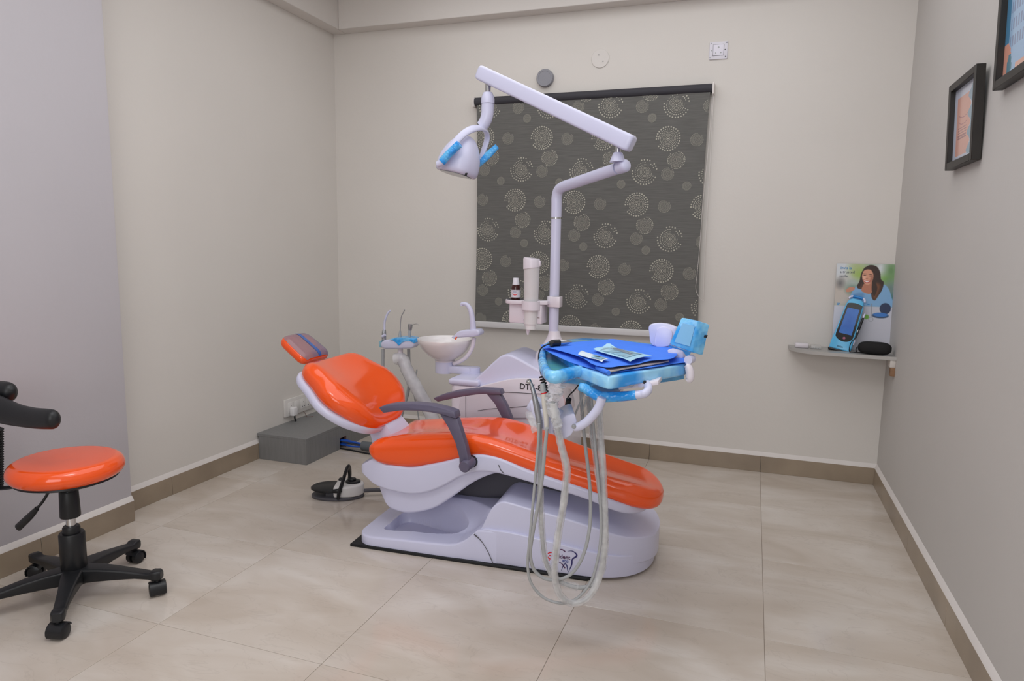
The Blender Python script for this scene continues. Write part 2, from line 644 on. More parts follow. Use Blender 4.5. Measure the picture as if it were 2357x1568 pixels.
def body(secs, res=6, rc=0.02, nose0=0.0, nose1=0.0, pe=2.2, m=None):
    """shell-like solid along u: sections (u, z0, z1, half_width), flat sides, edges rounded by rc"""
    q = np.array(cr(secs, res))
    q[:, 0] = np.maximum.accumulate(q[:, 0])
    L0, L1 = q[0, 0], q[-1, 0]
    us = list(q[:, 0])
    if nose0:
        us = [L0 + nose0 * (1 - math.cos(k / 12 * math.pi / 2)) for k in range(12)] + [u for u in us if u >= L0 + nose0]
    if nose1:
        us = [u for u in us if u <= L1 - nose1] + [L1 - nose1 * (1 - math.cos(k / 12 * math.pi / 2)) for k in range(11, -1, -1)]
    rings = []
    for u in us:
        z0, z1, hw = (np.interp(u, q[:, 0], q[:, k]) for k in (1, 2, 3))
        f = 1.0
        if nose0 and u < L0 + nose0:
            f = max(0.0, 1 - (1 - (u - L0) / nose0) ** pe) ** (1 / pe)
        if nose1 and u > L1 - nose1:
            f = max(0.0, 1 - (1 - (L1 - u) / nose1) ** pe) ** (1 / pe)
        w_ = max(hw * max(f, 0.02), 0.004)
        r = min(rc, (z1 - z0) * 0.49, w_ * 0.9)
        ring = []
        for cx, cz, a0 in ((w_ - r, z1 - r, 0), (-w_ + r, z1 - r, 90), (-w_ + r, z0 + r, 180), (w_ - r, z0 + r, 270)):
            for k in range(5):
                t = R(a0 + k * 22.5)
                ring.append((u, cx + r * math.cos(t), cz + r * math.sin(t)))
        rings.append(ring)
    return loft(rings)


def ribbon(pts, widths, X, Z, N, o, t=0.0006, res=5):
    """flat printed stroke in the plane o + x X + z Z"""
    q = cr([tuple(p) + (w,) for p, w in zip(pts, widths)], res)
    V, F = [], []
    o, X, Z, N = (np.array(k, float) for k in (o, X, Z, N))
    m = len(q)
    for i in range(m):
        a, b = q[max(i - 1, 0)], q[min(i + 1, m - 1)]
        d = np.array((b[0] - a[0], b[1] - a[1]))
        d /= np.linalg.norm(d) + 1e-9
        nn = np.array((-d[1], d[0])) * q[i][2] / 2
        for s in (-1, 1):
            x, z = q[i][0] + s * nn[0], q[i][1] + s * nn[1]
            V.append(tuple(o + X * x + Z * z + N * t))
    for i in range(m - 1):
        F.append((2 * i, 2 * i + 1, 2 * i + 3, 2 * i + 2))
    return G(V, F)


def sm(a, b, x):
    t = min(1, max(0, (x - a) / (b - a)))
    return t * t * (3 - 2 * t)


# --- base: black mat, low platform with a foot pocket, two-tier cover
obj('floor_mat', plate([(-0.532, -0.274, 0), (0.428, -0.274, 0), (0.455, -0.245, 0), (0.455, 0.2, 0), (-0.532, 0.2, 0)], (0, 0, 0.011), 0.002, 1), MRUBBER, chair, local=True)
POCK = np.array(cr([(-0.421, -0.176), (-0.425, -0.10), (-0.417, -0.02), (-0.367, 0.0), (-0.249, -0.03), (-0.172, -0.055), (-0.119, -0.085), (-0.085, -0.118),
                    (-0.112, -0.143), (-0.16, -0.160), (-0.212, -0.168), (-0.307, -0.172)], 6, True))


def pocket_d(u, w):
    """signed distance to the pocket outline, negative inside"""
    a, b = POCK, np.roll(POCK, -1, 0)
    ab = b - a
    p = np.array((u, w))
    t = np.clip(((p - a) * ab).sum(1) / (ab ** 2).sum(1), 0, 1)
    d = np.sqrt((((a + ab * t[:, None]) - p) ** 2).sum(1)).min()
    c = ((a[:, 1] > w) != (b[:, 1] > w)) & (u < ab[:, 0] * (w - a[:, 1]) / (ab[:, 1] + 1e-12) + a[:, 0])
    return -d if c.sum() % 2 else d


def edge_h(u):
    return float(np.interp(u, (-0.52, -0.47, -0.45, -0.3, -0.2, -0.12, -0.085, -0.06, -0.04, -0.02, 0.005, 0.06),
                           (0.046, 0.047, 0.047, 0.053, 0.056, 0.060, 0.066, 0.078, 0.092, 0.111, 0.134, 0.137)))


def plat_z(u, w):
    e = edge_h(u)
    ridge = 0.115 * sm(-0.47, -0.17, u) * sm(0.16, 0.02, abs(w + 0.0) if w < 0 else 0.0)
    z = max(e, min(0.165, e + ridge)) if u < 0.1 else 0.137 - 0.10 * (u - 0.06)
    d = pocket_d(u, w)
    return z + (0.014 - z) * sm(0.003, -0.006, d)


us = [-0.512 + 0.075 * (1 - math.cos(k / 12 * math.pi / 2)) for k in range(12)] + list(np.linspace(-0.437, -0.15, 80)) + list(np.linspace(-0.148, -0.07, 46)) + list(np.linspace(-0.065, 0.08, 18)) + [0.11, 0.14, 0.17, 0.2, 0.23]
ws = [-1, -0.992, -0.975, -0.94] + list(np.linspace(-0.9, 0.1, 84)) + list(np.linspace(0.2, 1, 9))
V, F = [], []
for u in us:
    f = 1.0
    if u < -0.437:
        f = max(0.0, 1 - ((-0.437 - u) / 0.075) ** 2.3) ** (1 / 2.3)
    hw = (0.186 + 0.079 * f) - 0.0036 * sm(-0.14, -0.03, u) - 0.009 * sm(0.03, 0.22, u)
    for k, s in enumerate(ws):
        z = plat_z(max(u, -0.5), hw * s)
        z -= (0.007, 0.0018, 0, 0)[k] if k < 4 else 0
        if u == us[0]:
            z -= 0.007
        V.append((u, hw * s, z))
nu, nw = len(us), len(ws)
for i in range(nu - 1):
    for j in range(nw - 1):
        F.append((i * nw + j, i * nw + j + 1, (i + 1) * nw + j + 1, (i + 1) * nw + j))
rim = [i * nw for i in range(nu)] + [(nu - 1) * nw + j for j in range(1, nw)] + [i * nw + nw - 1 for i in range(nu - 2, -1, -1)] + [j for j in range(nw - 2, 0, -1)]
o0 = len(V)
V += [(V[i][0], V[i][1], 0.0105) for i in rim]
for k in range(len(rim)):
    k2 = (k + 1) % len(rim)
    F.append((rim[k], rim[k2], o0 + k2, o0 + k))
obj('base_platform', G(V, F), MWHITE, chair, local=True, ang=50)

low = [(-0.02, 0.0105, 0.09, 0.252), (0.02, 0.0105, 0.136, 0.2568), (0.07, 0.0105, 0.1405, 0.2595), (0.13, 0.0105, 0.1405, 0.2612), (0.211, 0.0105, 0.134, 0.2615), (0.33, 0.0105, 0.121, 0.2615),
       (0.434, 0.0105, 0.108, 0.2615), (0.568, 0.0105, 0.090, 0.258), (0.652, 0.0105, 0.082, 0.25)]
obj('base_lower_cover', body(low, rc=0.004, nose1=0.26, pe=2.5), MWHITE, chair, local=True, ang=35)
up = [(0.004, 0.09, 0.128, 0.242), (0.02, 0.09, 0.150, 0.2465), (0.045, 0.09, 0.205, 0.2465), (0.065, 0.09, 0.233, 0.2465), (0.09, 0.07, 0.250, 0.2465), (0.12, 0.07, 0.252, 0.2465), (0.206, 0.07, 0.238, 0.2465),
      (0.33, 0.06, 0.219, 0.2465), (0.429, 0.05, 0.2, 0.2465), (0.5, 0.05, 0.180, 0.2465), (0.56, 0.05, 0.162, 0.2445), (0.616, 0.05, 0.15, 0.2405), (0.664, 0.04, 0.135, 0.2365)]
obj('base_upper_cover', body(up, rc=0.007, nose1=0.26, pe=2.5), MWHITE, chair, local=True, ang=35)
seam = [(-0.008, 0.118), (0.02, 0.096), (0.045, 0.061), (0.062, 0.027), (0.073, 0.004)]
obj('cover_seam', ribbon(seam, (0.006, 0.003, 0.0025, 0.003, 0.0025), (1, 0, 0), (0, 0, 1), (0, -1, 0), (0, -0.2655, 0)), MDARK, chair, local=True)

# emblem printed on the near side of the base
em = root('emblem', None, None, (0, 0, 0))
em.parent = chair
MATW[em.name] = Matrix.Identity(4)
MNAVY = mat('navy_print', '2b2568', 0.35)
MPURPLE = mat('purple_print', '54204f', 0.35)
MREDP = mat('red_print', 'e0242c', 0.35)
MBLUEP = mat('blue_print', '3348a0', 0.35)






EMX = (1, 0, 0), (0, 0, 1), (0, -1, 0), (0, -0.2622, 0)
E1 = [(0.353, 0.1), (0.371, 0.103), (0.385, 0.095), (0.387, 0.086), (0.372, 0.071), (0.37, 0.05), (0.358, 0.019)]
E2 = [(0.324, 0.103), (0.334, 0.103), (0.345, 0.097)]
E3 = [(0.323, 0.053), (0.333, 0.049), (0.346, 0.033)]
E4 = [(0.332, 0.021), (0.338, 0.04), (0.345, 0.05), (0.352, 0.044), (0.355, 0.024)]
E5 = [(0.279, 0.079), (0.286, 0.085), (0.294, 0.087)]
E6 = [(0.285, 0.074), (0.292, 0.074)]
E7 = [(0.28, 0.068), (0.285, 0.062), (0.29, 0.061)]
E8 = [(0.283, 0.057), (0.287, 0.054)]
obj('tooth_root', ribbon(E4, (0.001, 0.003, 0.003, 0.004, 0.001), *EMX), MNAVY, em, local=True, ang=None)
obj('tooth_outline', ribbon(E1, (0.001, 0.003, 0.005, 0.006, 0.005, 0.0045, 0.001), *EMX), MNAVY, em, local=True, ang=None)
obj('tooth_stroke', ribbon(E2, (0.002, 0.004, 0.004), *EMX), MPURPLE, em, local=True, ang=None)
obj('tooth_stroke', ribbon(E3, (0.002, 0.0035, 0.004), *EMX), MPURPLE, em, local=True, ang=None)
for E_, w_ in ((E5, (0.003, 0.0045, 0.0045)), (E6, (0.004, 0.004)), (E7, (0.004, 0.0045, 0.003)), (E8, (0.003, 0.003))):
    obj('red_bar', ribbon(E_, w_, *EMX), MREDP, em, local=True, ang=None)
p0, p1 = [(0.32, 0.069), (0.373, 0.07)]
obj('lettering', text_g('ident', 0.0215, (p0[0], -0.2626, p0[1]), (1, 0, 0), (0, 0, 1), font_bold=True), MPURPLE, em, local=True, ang=None)
p0, p1 = [(0.335, 0.056), (0.363, 0.058)]
obj('lettering', text_g('ECO', 0.0115, (p0[0], -0.2626, p0[1]), (1, 0, 0), (0, 0, 1), font_bold=True), MBLUEP, em, local=True, ang=None)

# --- lift mechanism under the seat
MU = Matrix.Translation((0, -0.05, 0)) @ Matrix.Rotation(R(-2.5), 4, 'Z')


def upper(g):
    """upper chair parts sit slightly turned on the base"""
    return g.xf(MU)


obj('lift_cavity', body([(-0.24, 0.15, 0.29, 0.085), (-0.1, 0.155, 0.33, 0.095), (0.06, 0.18, 0.35, 0.1), (0.2, 0.2, 0.35, 0.1), (0.3, 0.2, 0.34, 0.09)], rc=0.02).xf(Matrix.Translation((0, 0.085, 0))), mat('shaded_bellows', '55545a', 0.6, var=0.06), chair, local=True)  # dark grey block: lift bellows plus the painted-in shade of the cavity

# --- seat shells
sh = [(-0.552, 0.290, 0.300, 0.140), (-0.525, 0.283, 0.310, 0.162), (-0.497, 0.270, 0.325, 0.170), (-0.449, 0.244, 0.350, 0.180), (-0.40, 0.233, 0.335, 0.184), (-0.37, 0.229, 0.335, 0.184), (-0.284, 0.226, 0.335, 0.184), (-0.208, 0.245, 0.355, 0.184),
      (-0.143, 0.278, 0.375, 0.184), (-0.071, 0.325, 0.40, 0.184), (0.0, 0.352, 0.42, 0.184), (0.057, 0.356, 0.42, 0.183), (0.11, 0.352, 0.41, 0.182), (0.204, 0.335, 0.38, 0.177),
      (0.354, 0.306, 0.345, 0.166), (0.431, 0.286, 0.325, 0.158), (0.499, 0.262, 0.30, 0.149), (0.566, 0.244, 0.28, 0.138), (0.625, 0.236, 0.262, 0.125)]
obj('seat_shell', upper(body(sh, rc=0.010, nose0=0.055, nose1=0.11)), MWHITE, chair, local=True)
obj('under_shell', upper(body([(-0.459, 0.232, 0.28, 0.13), (-0.426, 0.186, 0.28, 0.152), (-0.397, 0.150, 0.28, 0.16), (-0.344, 0.136, 0.27, 0.162), (-0.295, 0.138, 0.27, 0.162), (-0.228, 0.157, 0.28, 0.162),
                         (-0.172, 0.185, 0.30, 0.162), (-0.098, 0.243, 0.34, 0.162), (-0.025, 0.301, 0.37, 0.162), (0.046, 0.340, 0.40, 0.162), (0.1, 0.355, 0.40, 0.162)], rc=0.012)), MWHITE, chair, local=True)
sm2 = [(0.085, 0.391), (0.094, 0.372), (0.106, 0.361)]
obj('shell_seam', upper(ribbon(sm2, (0.003, 0.003, 0.003), (1, 0, 0), (0, 0, 1), (0, -1, 0), (0, -0.1838, 0))), MDARK, chair, local=True)

# --- seat cushion
seat = [(-0.474, 0.356, 0.424, 0.202), (-0.42, 0.320, 0.447, 0.198), (-0.34, 0.306, 0.464, 0.188), (-0.25, 0.315, 0.479, 0.180), (-0.16, 0.339, 0.489, 0.179), (-0.08, 0.368, 0.496, 0.179), (0.0, 0.396, 0.496, 0.179), (0.08, 0.388, 0.482, 0.178),
        (0.17, 0.366, 0.459, 0.174), (0.27, 0.340, 0.431, 0.167), (0.38, 0.312, 0.405, 0.157), (0.5, 0.278, 0.380, 0.145), (0.56, 0.262, 0.369, 0.137), (0.62, 0.246, 0.358, 0.129), (0.678, 0.226, 0.349, 0.12)]
obj('seat_cushion', upper(cushion(seat, 0.05, 0.13, p=3.4, dish=0.020, n=48)), MORANGE, chair, local=True, ang=60)

# --- backrest, on its own tilted frame
th = R(34.8)
A, N = (-math.cos(th), 0, math.sin(th)), (math.sin(th), 0, math.cos(th))
BB = (-0.464, -0.035, 0.450)
back = [(0.0, -0.016, 0.060, 0.155), (0.05, -0.008, 0.085, 0.19), (0.10, 0.0, 0.103, 0.225), (0.16, 0.0, 0.110, 0.250), (0.22, 0.0, 0.112, 0.250), (0.29, 0.0, 0.104, 0.222), (0.35, 0.0, 0.096, 0.205), (0.392, 0.0, 0.088, 0.195)]
obj('backrest_cushion', upper(cushion(back, 0.10, 0.075, p=3.2, dish=0.026, n=48, fr=(BB, A, N), rim=0.5)), MORANGE, chair, local=True, ang=60)
bsh = [(u - 0.003 if k < 3 else u + 0.004 * (k > 5), -0.022 - (0.012 if k == 0 else 0.004), 0.03, h + 0.003) for k, (u, b_, t_, h) in enumerate(back)]
obj('backrest_shell', upper(cushion(bsh, 0.10, 0.075, p=4.0, fr=(BB, A, N))), MWHITE, chair, local=True, ang=60)
obj('backrest_bracket', upper(loft([[(x, w, z) for x, z, w in ((-0.50, 0.32, -0.08), (-0.40, 0.32, -0.08), (-0.40, 0.32, 0.08), (-0.50, 0.32, 0.08))],
                              [(x, w, z) for x, z, w in ((-0.51, 0.40, -0.085), (-0.41, 0.395, -0.085), (-0.41, 0.395, 0.085), (-0.51, 0.40, 0.085))],
                              [(x, w, z) for x, z, w in ((-0.53, 0.45, -0.08), (-0.425, 0.435, -0.08), (-0.425, 0.435, 0.08), (-0.53, 0.45, 0.08))],
                              [(x, w, z) for x, z, w in ((-0.56, 0.52, -0.07), (-0.47, 0.49, -0.07), (-0.47, 0.49, 0.07), (-0.56, 0.52, 0.07))]])), MWHITE, chair, local=True, ang=35)

# --- headrest
th2 = R(36)
A2, N2 = (-math.cos(th2), 0, math.sin(th2)), (math.sin(th2), 0, math.cos(th2))
HB = (-0.828, -0.02, 0.680)
hd = [(0.0, 0.0, 0.062, 0.099), (0.04, 0.0, 0.062, 0.099), (0.09, 0.0, 0.062, 0.096), (0.13, 0.0, 0.062, 0.093), (0.16, 0.0, 0.062, 0.091)]
head = obj('headrest_cushion', upper(cushion(hd, 0.04, 0.043, p=2.8, dish=0.004, n=40, fr=(HB, A2, N2))), MORANGE, chair, local=True, ang=60)
MHFILM = film_mat('blue_grey_headrest_film', '7d86ad', 'b08a90', 0.5, 0.66, rough=0.18, scale=5, bump=0.15)
MSTRIPE = film_mat('blue_film_fold', '3560b8', '4a70b8', 0.75, 0.9, rough=0.2, scale=20, bump=0.2)
q = np.array(hd)
rows = []
for a in np.linspace(0.004, 0.156, 18):
    zt, hw = np.interp(a, q[:, 0], q[:, 2]), np.interp(a, q[:, 0], q[:, 3])
    f = (1 - (1 - min(a, 0.04) / 0.04) ** 2.4) ** (1 / 2.4) if a < 0.04 else ((1 - (1 - min(0.16 - a, 0.043) / 0.043) ** 2.4) ** (1 / 2.4) if a > 0.117 else 1)
    row = []
    for s in np.linspace(-0.95, 0.97, 19):
        hz = zt / 2
        rr = 0.04 if a < 0.04 else 0.043
        w_ = hw - rr * (1 - f)
        z = hz + hz * f ** 0.8 * max(0, 1 - abs(s) ** 2.8) ** (1 / 2.8) - 0.004 * f * max(0, 1 - (s * w_ / hw / 0.825) ** 2) + 0.0025
        p = np.array(HB) + np.array(A2) * a + np.array((0, 1, 0)) * w_ * s + np.array(N2) * z
        row.append(tuple(p))
    rows.append(row)
obj('headrest_film', upper(sheet(rows, 0.0004)), MHFILM, head, local=True, label='clear bluish protective film')
st = [[tuple(np.array(r[k]) + np.array(N2) * 0.0014) for k in (9, 10, 11)] for r in rows]
obj('film_fold', upper(sheet(st, 0.0003)), MSTRIPE, head, local=True, label='blue fold line in the film')
obj('headrest_stem', upper(plate([(-0.84, -0.05, 0.675), (-0.74, -0.05, 0.612), (-0.74, 0.01, 0.612), (-0.84, 0.01, 0.675)], (0.010, 0, 0.017))), MSTEEL, chair, local=True)

# --- armrests: pad, post and pivot
NP = [(-0.385, 0.583), (-0.358, 0.593), (-0.314, 0.603), (-0.237, 0.611), (-0.161, 0.611), (-0.105, 0.603), (-0.068, 0.595), (-0.061, 0.569), (-0.122, 0.58), (-0.167, 0.584), (-0.212, 0.585), (-0.288, 0.58), (-0.366, 0.563)]
NQ = [(-0.132, 0.58), (-0.06, 0.567), (-0.042, 0.514), (-0.026, 0.47), (-0.015, 0.424), (-0.013, 0.383), (-0.05, 0.378), (-0.052, 0.42), (-0.068, 0.475), (-0.098, 0.532)]
FP = [(-0.369, 0.527), (-0.318, 0.549), (-0.258, 0.568), (-0.2, 0.579), (-0.143, 0.589), (-0.053, 0.592), (-0.042, 0.57), (-0.114, 0.568), (-0.163, 0.561), (-0.2, 0.553), (-0.245, 0.542), (-0.28, 0.532), (-0.346, 0.513)]
FQ = [(-0.12, 0.57), (-0.054, 0.57), (-0.026, 0.527), (-0.001, 0.471), (0.016, 0.4), (-0.026, 0.395), (-0.047, 0.473), (-0.078, 0.526)]
for side, P_, Q_, w0, w1 in (('near', NP, NQ, -0.25, 0.052), ('far', FP, FQ, 0.205, 0.05)):
    a = obj('armrest', upper(plate([(x, w0, z) for x, z in P_], (0, w1, 0), 0.005, 2)), MGREYARM, chair, local=True, ang=30)
    obj('armrest_post', upper(plate([(x, w0 + 0.009, z) for x, z in Q_], (0, 0.032, 0), 0.004, 2)), MGREYARM, a, local=True, ang=30)
    pc = (-0.023, -0.262, 0.393)
    if side == 'near':
        obj('armrest_pivot', upper(lathe([(0.0, 0), (0.019, 0), (0.0215, 0.003), (0.0215, 0.082), (0.0, 0.082)], 28, (pc[0], -0.262, pc[2]), (0, 1, 0))), MGREYARM, a, local=True)
        obj('pivot_ring', upper(lathe([(0.0, 0), (0.024, 0), (0.024, 0.01), (0.0, 0.01)], 28, (pc[0], -0.193, pc[2]), (0, 1, 0))), MBLACK, a, local=True)
    else:
        obj('armrest_pivot', upper(lathe([(0.0, 0), (0.0215, 0.0), (0.0215, 0.07), (0.0, 0.07)], 28, (Q_[4][0] - 0.01, 0.18, Q_[4][1] - 0.01), (0, 1, 0))), MGREYARM, a, local=True)

# ------------------------------------------------------------------ rolling stool
SX, SY = -2.11, 1.60
stool = root('rolling_stool', 'round orange-topped rolling stool with black five-star base by left wall', 'stool', (SX, SY, 0))
zt = 0.487
prof = [(0, zt - 0.004)] + [(0.17 * (1 - 0.0) - 0.032 + 0.032 * math.sin(R(a)), zt - 0.034 + 0.034 * math.cos(R(a)) * (1 if a < 90 else 0.85)) for a in range(0, 171, 10)] + [(0, zt - 0.068)]
obj('seat_cushion', lathe(prof, 64, (SX, SY, 0)), MORANGE, stool, ang=60)
obj('seat_plate', lathe([(0, zt - 0.078), (0.12, zt - 0.078), (0.152, zt - 0.066), (0.15, zt - 0.058), (0, zt - 0.058)], 48, (SX, SY, 0)), MBLACK, stool)
obj('mechanism_plate', bx((SX - 0.09, SY - 0.05, zt - 0.095), (SX + 0.06, SY + 0.05, zt - 0.07), 0.006), MBLACK, stool)
obj('upper_sleeve', lathe([(0, 0.285), (0.030, 0.285), (0.031, 0.29), (0.0285, 0.372), (0.026, 0.376), (0, 0.376)], 28, (SX, SY, 0)), MBLACK, stool)
obj('gas_lift_rod', lathe([(0, 0.20), (0.0145, 0.20), (0.0145, 0.4), (0, 0.4)], 24, (SX, SY, 0)), MCHROME, stool)
obj('lower_sleeve', lathe([(0, 0.06), (0.036, 0.06), (0.036, 0.105), (0.039, 0.112), (0.039, 0.225), (0.036, 0.23), (0.0265, 0.23), (0.0265, 0.247), (0.023, 0.253), (0, 0.253)], 28, (SX, SY, 0)), MBLACK, stool)
obj('hub', lathe([(0, 0.055), (0.045, 0.055), (0.05, 0.065), (0.05, 0.098), (0.042, 0.108), (0, 0.108)], 28, (SX, SY, 0)), MBLACK, stool)
for k in range(5):
    a = R(24 + 72 * k)
    d, s = Vector((math.cos(a), math.sin(a), 0)), Vector((-math.sin(a), math.cos(a), 0))
    c0 = Vector((SX, SY, 0))
    rings = []
    for t, hw, z0, z1 in ((0.03, 0.031, 0.058, 0.108), (0.08, 0.028, 0.062, 0.107), (0.14, 0.023, 0.064, 0.100), (0.20, 0.020, 0.065, 0.090), (0.245, 0.0185, 0.060, 0.082), (0.256, 0.019, 0.055, 0.088), (0.276, 0.0185, 0.055, 0.088), (0.284, 0.013, 0.058, 0.084)):
        r = 0.007
        ring = []
        for cx, cz, a0 in ((hw - r, z1 - r, 0), (-hw + r, z1 - r, 90), (-hw + r, z0 + r, 180), (hw - r, z0 + r, 270)):
            for q_ in range(4):
                tt = R(a0 + q_ * 30)
                ring.append(tuple(c0 + d * t + s * (cx + r * math.cos(tt)) + Vector((0, 0, cz + r * math.sin(tt)))))
        rings.append(ring)
    lg = obj('leg', loft(rings), MBLACK, stool)
    cc = c0 + d * 0.267 + Vector((0, 0, 0.0225))
    ca = a + (0.5, 1.5, 2.2, 0.3, 1.1)[k]
    wx = Vector((math.cos(ca), math.sin(ca), 0))
    g = lathe([(0, -0.026), (0.016, -0.026), (0.0225, -0.022), (0.0225, -0.006), (0.014, -0.004), (0.014, 0.004), (0.0225, 0.006), (0.0225, 0.022), (0.016, 0.026), (0, 0.026)], 22, cc, wx)
    fd = wx.cross(Vector((0, 0, 1)))
    hood = []
    for q_ in range(9):
        t_ = R(-30 + q_ * 22.5)
        dirv = fd * math.cos(t_) + Vector((0, 0, math.sin(t_)))
        hood.append([tuple(cc + dirv * rr + wx * ww) for rr, ww in ((0.0235, -0.0265), (0.0275, -0.0245), (0.0275, 0.0245), (0.0235, 0.0265))])
    g = g + loft(hood) + lathe([(0, 0.0), (0.008, 0.0), (0.008, 0.03), (0, 0.03)], 12, cc + Vector((0, 0, 0.022)))
    obj('caster', g, MBLACK, lg)
lv = [(-2.076, 1.52, 0.431), (-2.094, 1.52, 0.399), (-2.125, 1.52, 0.361), (-2.156, 1.52, 0.332)]
lh = [(-2.151, 1.52, 0.336), (-2.186, 1.52, 0.305), (-2.246, 1.52, 0.257)]
lever = obj('height_lever', tube(lv, 0.0045, 8), MBLACK, stool)
obj('lever_handle', tube(lh, [0.008, 0.012, 0.0135], 10, flat=(1, 0.7)), MBLACK, lever)
bra = [(-2.238, 1.55, 0.398), (-2.322, 1.55, 0.373), (-2.418, 1.55, 0.357)]
arm_post = obj('arm_bracket', tube(bra, 0.011, 8, flat=(0.6, 1.4)), MBLACK, stool)
bel = []
bp = [(-2.386, 1.55, 0.362), (-2.368, 1.55, 0.477), (-2.36, 1.55, 0.575)]
for k in range(49):
    t = k / 48
    p = Vector(bp[0]).lerp(Vector(bp[2]), t)
    bel.append((tuple(p), 0.024 if k % 2 else 0.017))
obj('bellows', tube([b[0] for b in bel], [b[1] for b in bel], 16, smooth=False), MRUBBER, stool, ang=20)
ar = [(-2.345, 1.5, 0.68), (-2.305, 1.5, 0.669), (-2.237, 1.5, 0.656), (-2.17, 1.5, 0.648), (-2.103, 1.5, 0.646), (-2.042, 1.5, 0.649), (-2.016, 1.5, 0.65), (-2.003, 1.5, 0.65)]
obj('arm_support', tube(ar, [0.050, 0.047, 0.042, 0.036, 0.0335, 0.0325, 0.028, 0.010], 18, flat=(1, 0.75)), MBLACK, stool)
ab = [(-2.409, 1.55, 0.689), (-2.335, 1.55, 0.699), (-2.296, 1.55, 0.703), (-2.271, 1.55, 0.707), (-2.257, 1.55, 0.708)]
obj('arm_support_back', tube(ab, [0.036, 0.038, 0.036, 0.028, 0.008], 16, flat=(1, 0.8)), MBLACK, stool)


# ------------------------------------------------------------------ dental unit (side box with lamp post)
unit = root('dental_unit', 'white side box with black lettering and tall lamp post behind the chair', 'dental unit', (-1.02, 3.12, 0))
BODY_C = [(-1.345, 2.99), (-1.32, 2.965), (-0.80, 2.965), (-0.765, 3.0), (-0.765, 3.30), (-0.80, 3.335), (-1.31, 3.335), (-1.345, 3.30)]
obj('cabinet', plate([(x, y, 0.03) for x, y in BODY_C], (0, 0, 0.515), 0.012, 2), MPINK, unit)
obj('plinth', bx((-1.31, 3.0, 0.0), (-0.8, 3.3, 0.035)), MDARK, unit)
CT = [(-1.347, 2.98, 0.572), (-1.216, 2.98, 0.592)]
obj('column_top', plate([(-1.348, 2.96, 0.545), (-1.19, 2.96, 0.545), (-1.19, 3.22, 0.545), (-1.348, 3.22, 0.545)], (0, 0, 0.03), 0.012, 3), MWHITE, unit)
SAD = [(-1.34, 2.985, 0.477), (-1.29, 2.985, 0.516), (-1.238, 2.985, 0.562), (-1.187, 2.985, 0.61), (-1.135, 2.985, 0.66), (-1.097, 2.985, 0.694), (-1.075, 2.985, 0.705), (-1.054, 2.985, 0.708), (-1.032, 2.985, 0.704), (-0.989, 2.985, 0.687), (-0.943, 2.985, 0.665), (-0.894, 2.985, 0.643), (-0.842, 2.985, 0.616), (-0.8, 2.985, 0.587), (-0.778, 2.985, 0.547), (-0.775, 2.985, 0.436), (-1.339, 2.985, 0.381)]
obj('saddle_cover', plate(SAD, (0, 0.27, 0), 0.012, 3), MWHITE, unit, ang=45)
FPN = [(-1.298, 2.955, 0.387), (-1.281, 2.955, 0.495), (-1.237, 2.955, 0.528), (-1.17, 2.955, 0.555), (-1.077, 2.955, 0.584), (-1.041, 2.955, 0.595), (-1.001, 2.955, 0.602), (-0.946, 2.955, 0.606), (-0.884, 2.955, 0.608), (-0.822, 2.955, 0.599), (-0.779, 2.955, 0.577), (-0.766, 2.955, 0.544), (-0.767, 2.955, 0.439)]
obj('front_panel', plate(FPN, (0, 0.035, 0), 0.004, 2), MPINK, unit, ang=40)
SM1 = [(-1.148, 2.953, 0.531), (-1.04, 2.953, 0.536), (-0.872, 2.953, 0.541), (-0.77, 2.953, 0.548)]
obj('panel_seam', tube(SM1, 0.0013, 6), MDARK, unit)
SM2 = [(-1.19, 2.953, 0.434), (-1.125, 2.953, 0.449), (-1.038, 2.953, 0.462), (-0.87, 2.953, 0.493)]
obj('panel_seam', tube(SM2, 0.001, 6), MDARK, unit)
SM3 = [(-1.253, 2.953, 0.517), (-1.252, 2.953, 0.396)]
obj('panel_seam', tube(SM3, 0.0008, 6), MDARK, unit)
TP = (-0.985, 2.952, 0.557)
obj('lettering', text_g('DTK-89', 0.0375, (TP[0], 2.9535, TP[2]), (1, 0, -0.012), (0.012, 0, 1), font_bold=True), MBLACK, unit, label='black model lettering', ang=None)
PX, PY = -0.884, 3.15
obj('post_foot', lathe([(0, 0.60), (0.10, 0.60), (0.086, 0.70), (0.066, 0.728), (0.047, 0.757), (0.032, 0.785), (0.0255, 0.81), (0, 0.81)], 36, (PX + 0.004, PY, 0)), MPINK, unit, ang=60)
obj('lamp_post', lathe([(0, 0.78), (0.0235, 0.78), (0.0235, 1.345), (0, 1.345)], 32, (PX, PY, 0)), MWHITE, unit)
obj('post_collar', lathe([(0, 1.336), (0.0242, 1.336), (0.0242, 1.346), (0, 1.346)], 32, (PX, PY, 0)), MCHROME, unit)
AE = (-0.522, 2.86, 1.536)
arm = [(PX, PY, 1.345), (PX, PY, 1.40), (PX, PY, 1.437), (PX + 0.010, PY - 0.008, 1.466), (PX + 0.038, PY - 0.030, 1.481)]
AE = Vector(AE)
st_ = Vector(arm[-1])
arm += [tuple(st_.lerp(AE, t)) for t in (0.2, 0.45, 0.7, 0.9)]
d_ = (AE - st_).normalized()
obj('lamp_arm', tube(arm, 0.0245, 20, 6) + lathe([(0, 0), (0.0262, 0.0), (0.0262, 0.035), (0.025, 0.043), (0.019, 0.05), (0.010, 0.0535), (0, 0.0545)], 28, tuple(AE - d_ * 0.03), tuple(d_)), MWHITE, unit, ang=50)

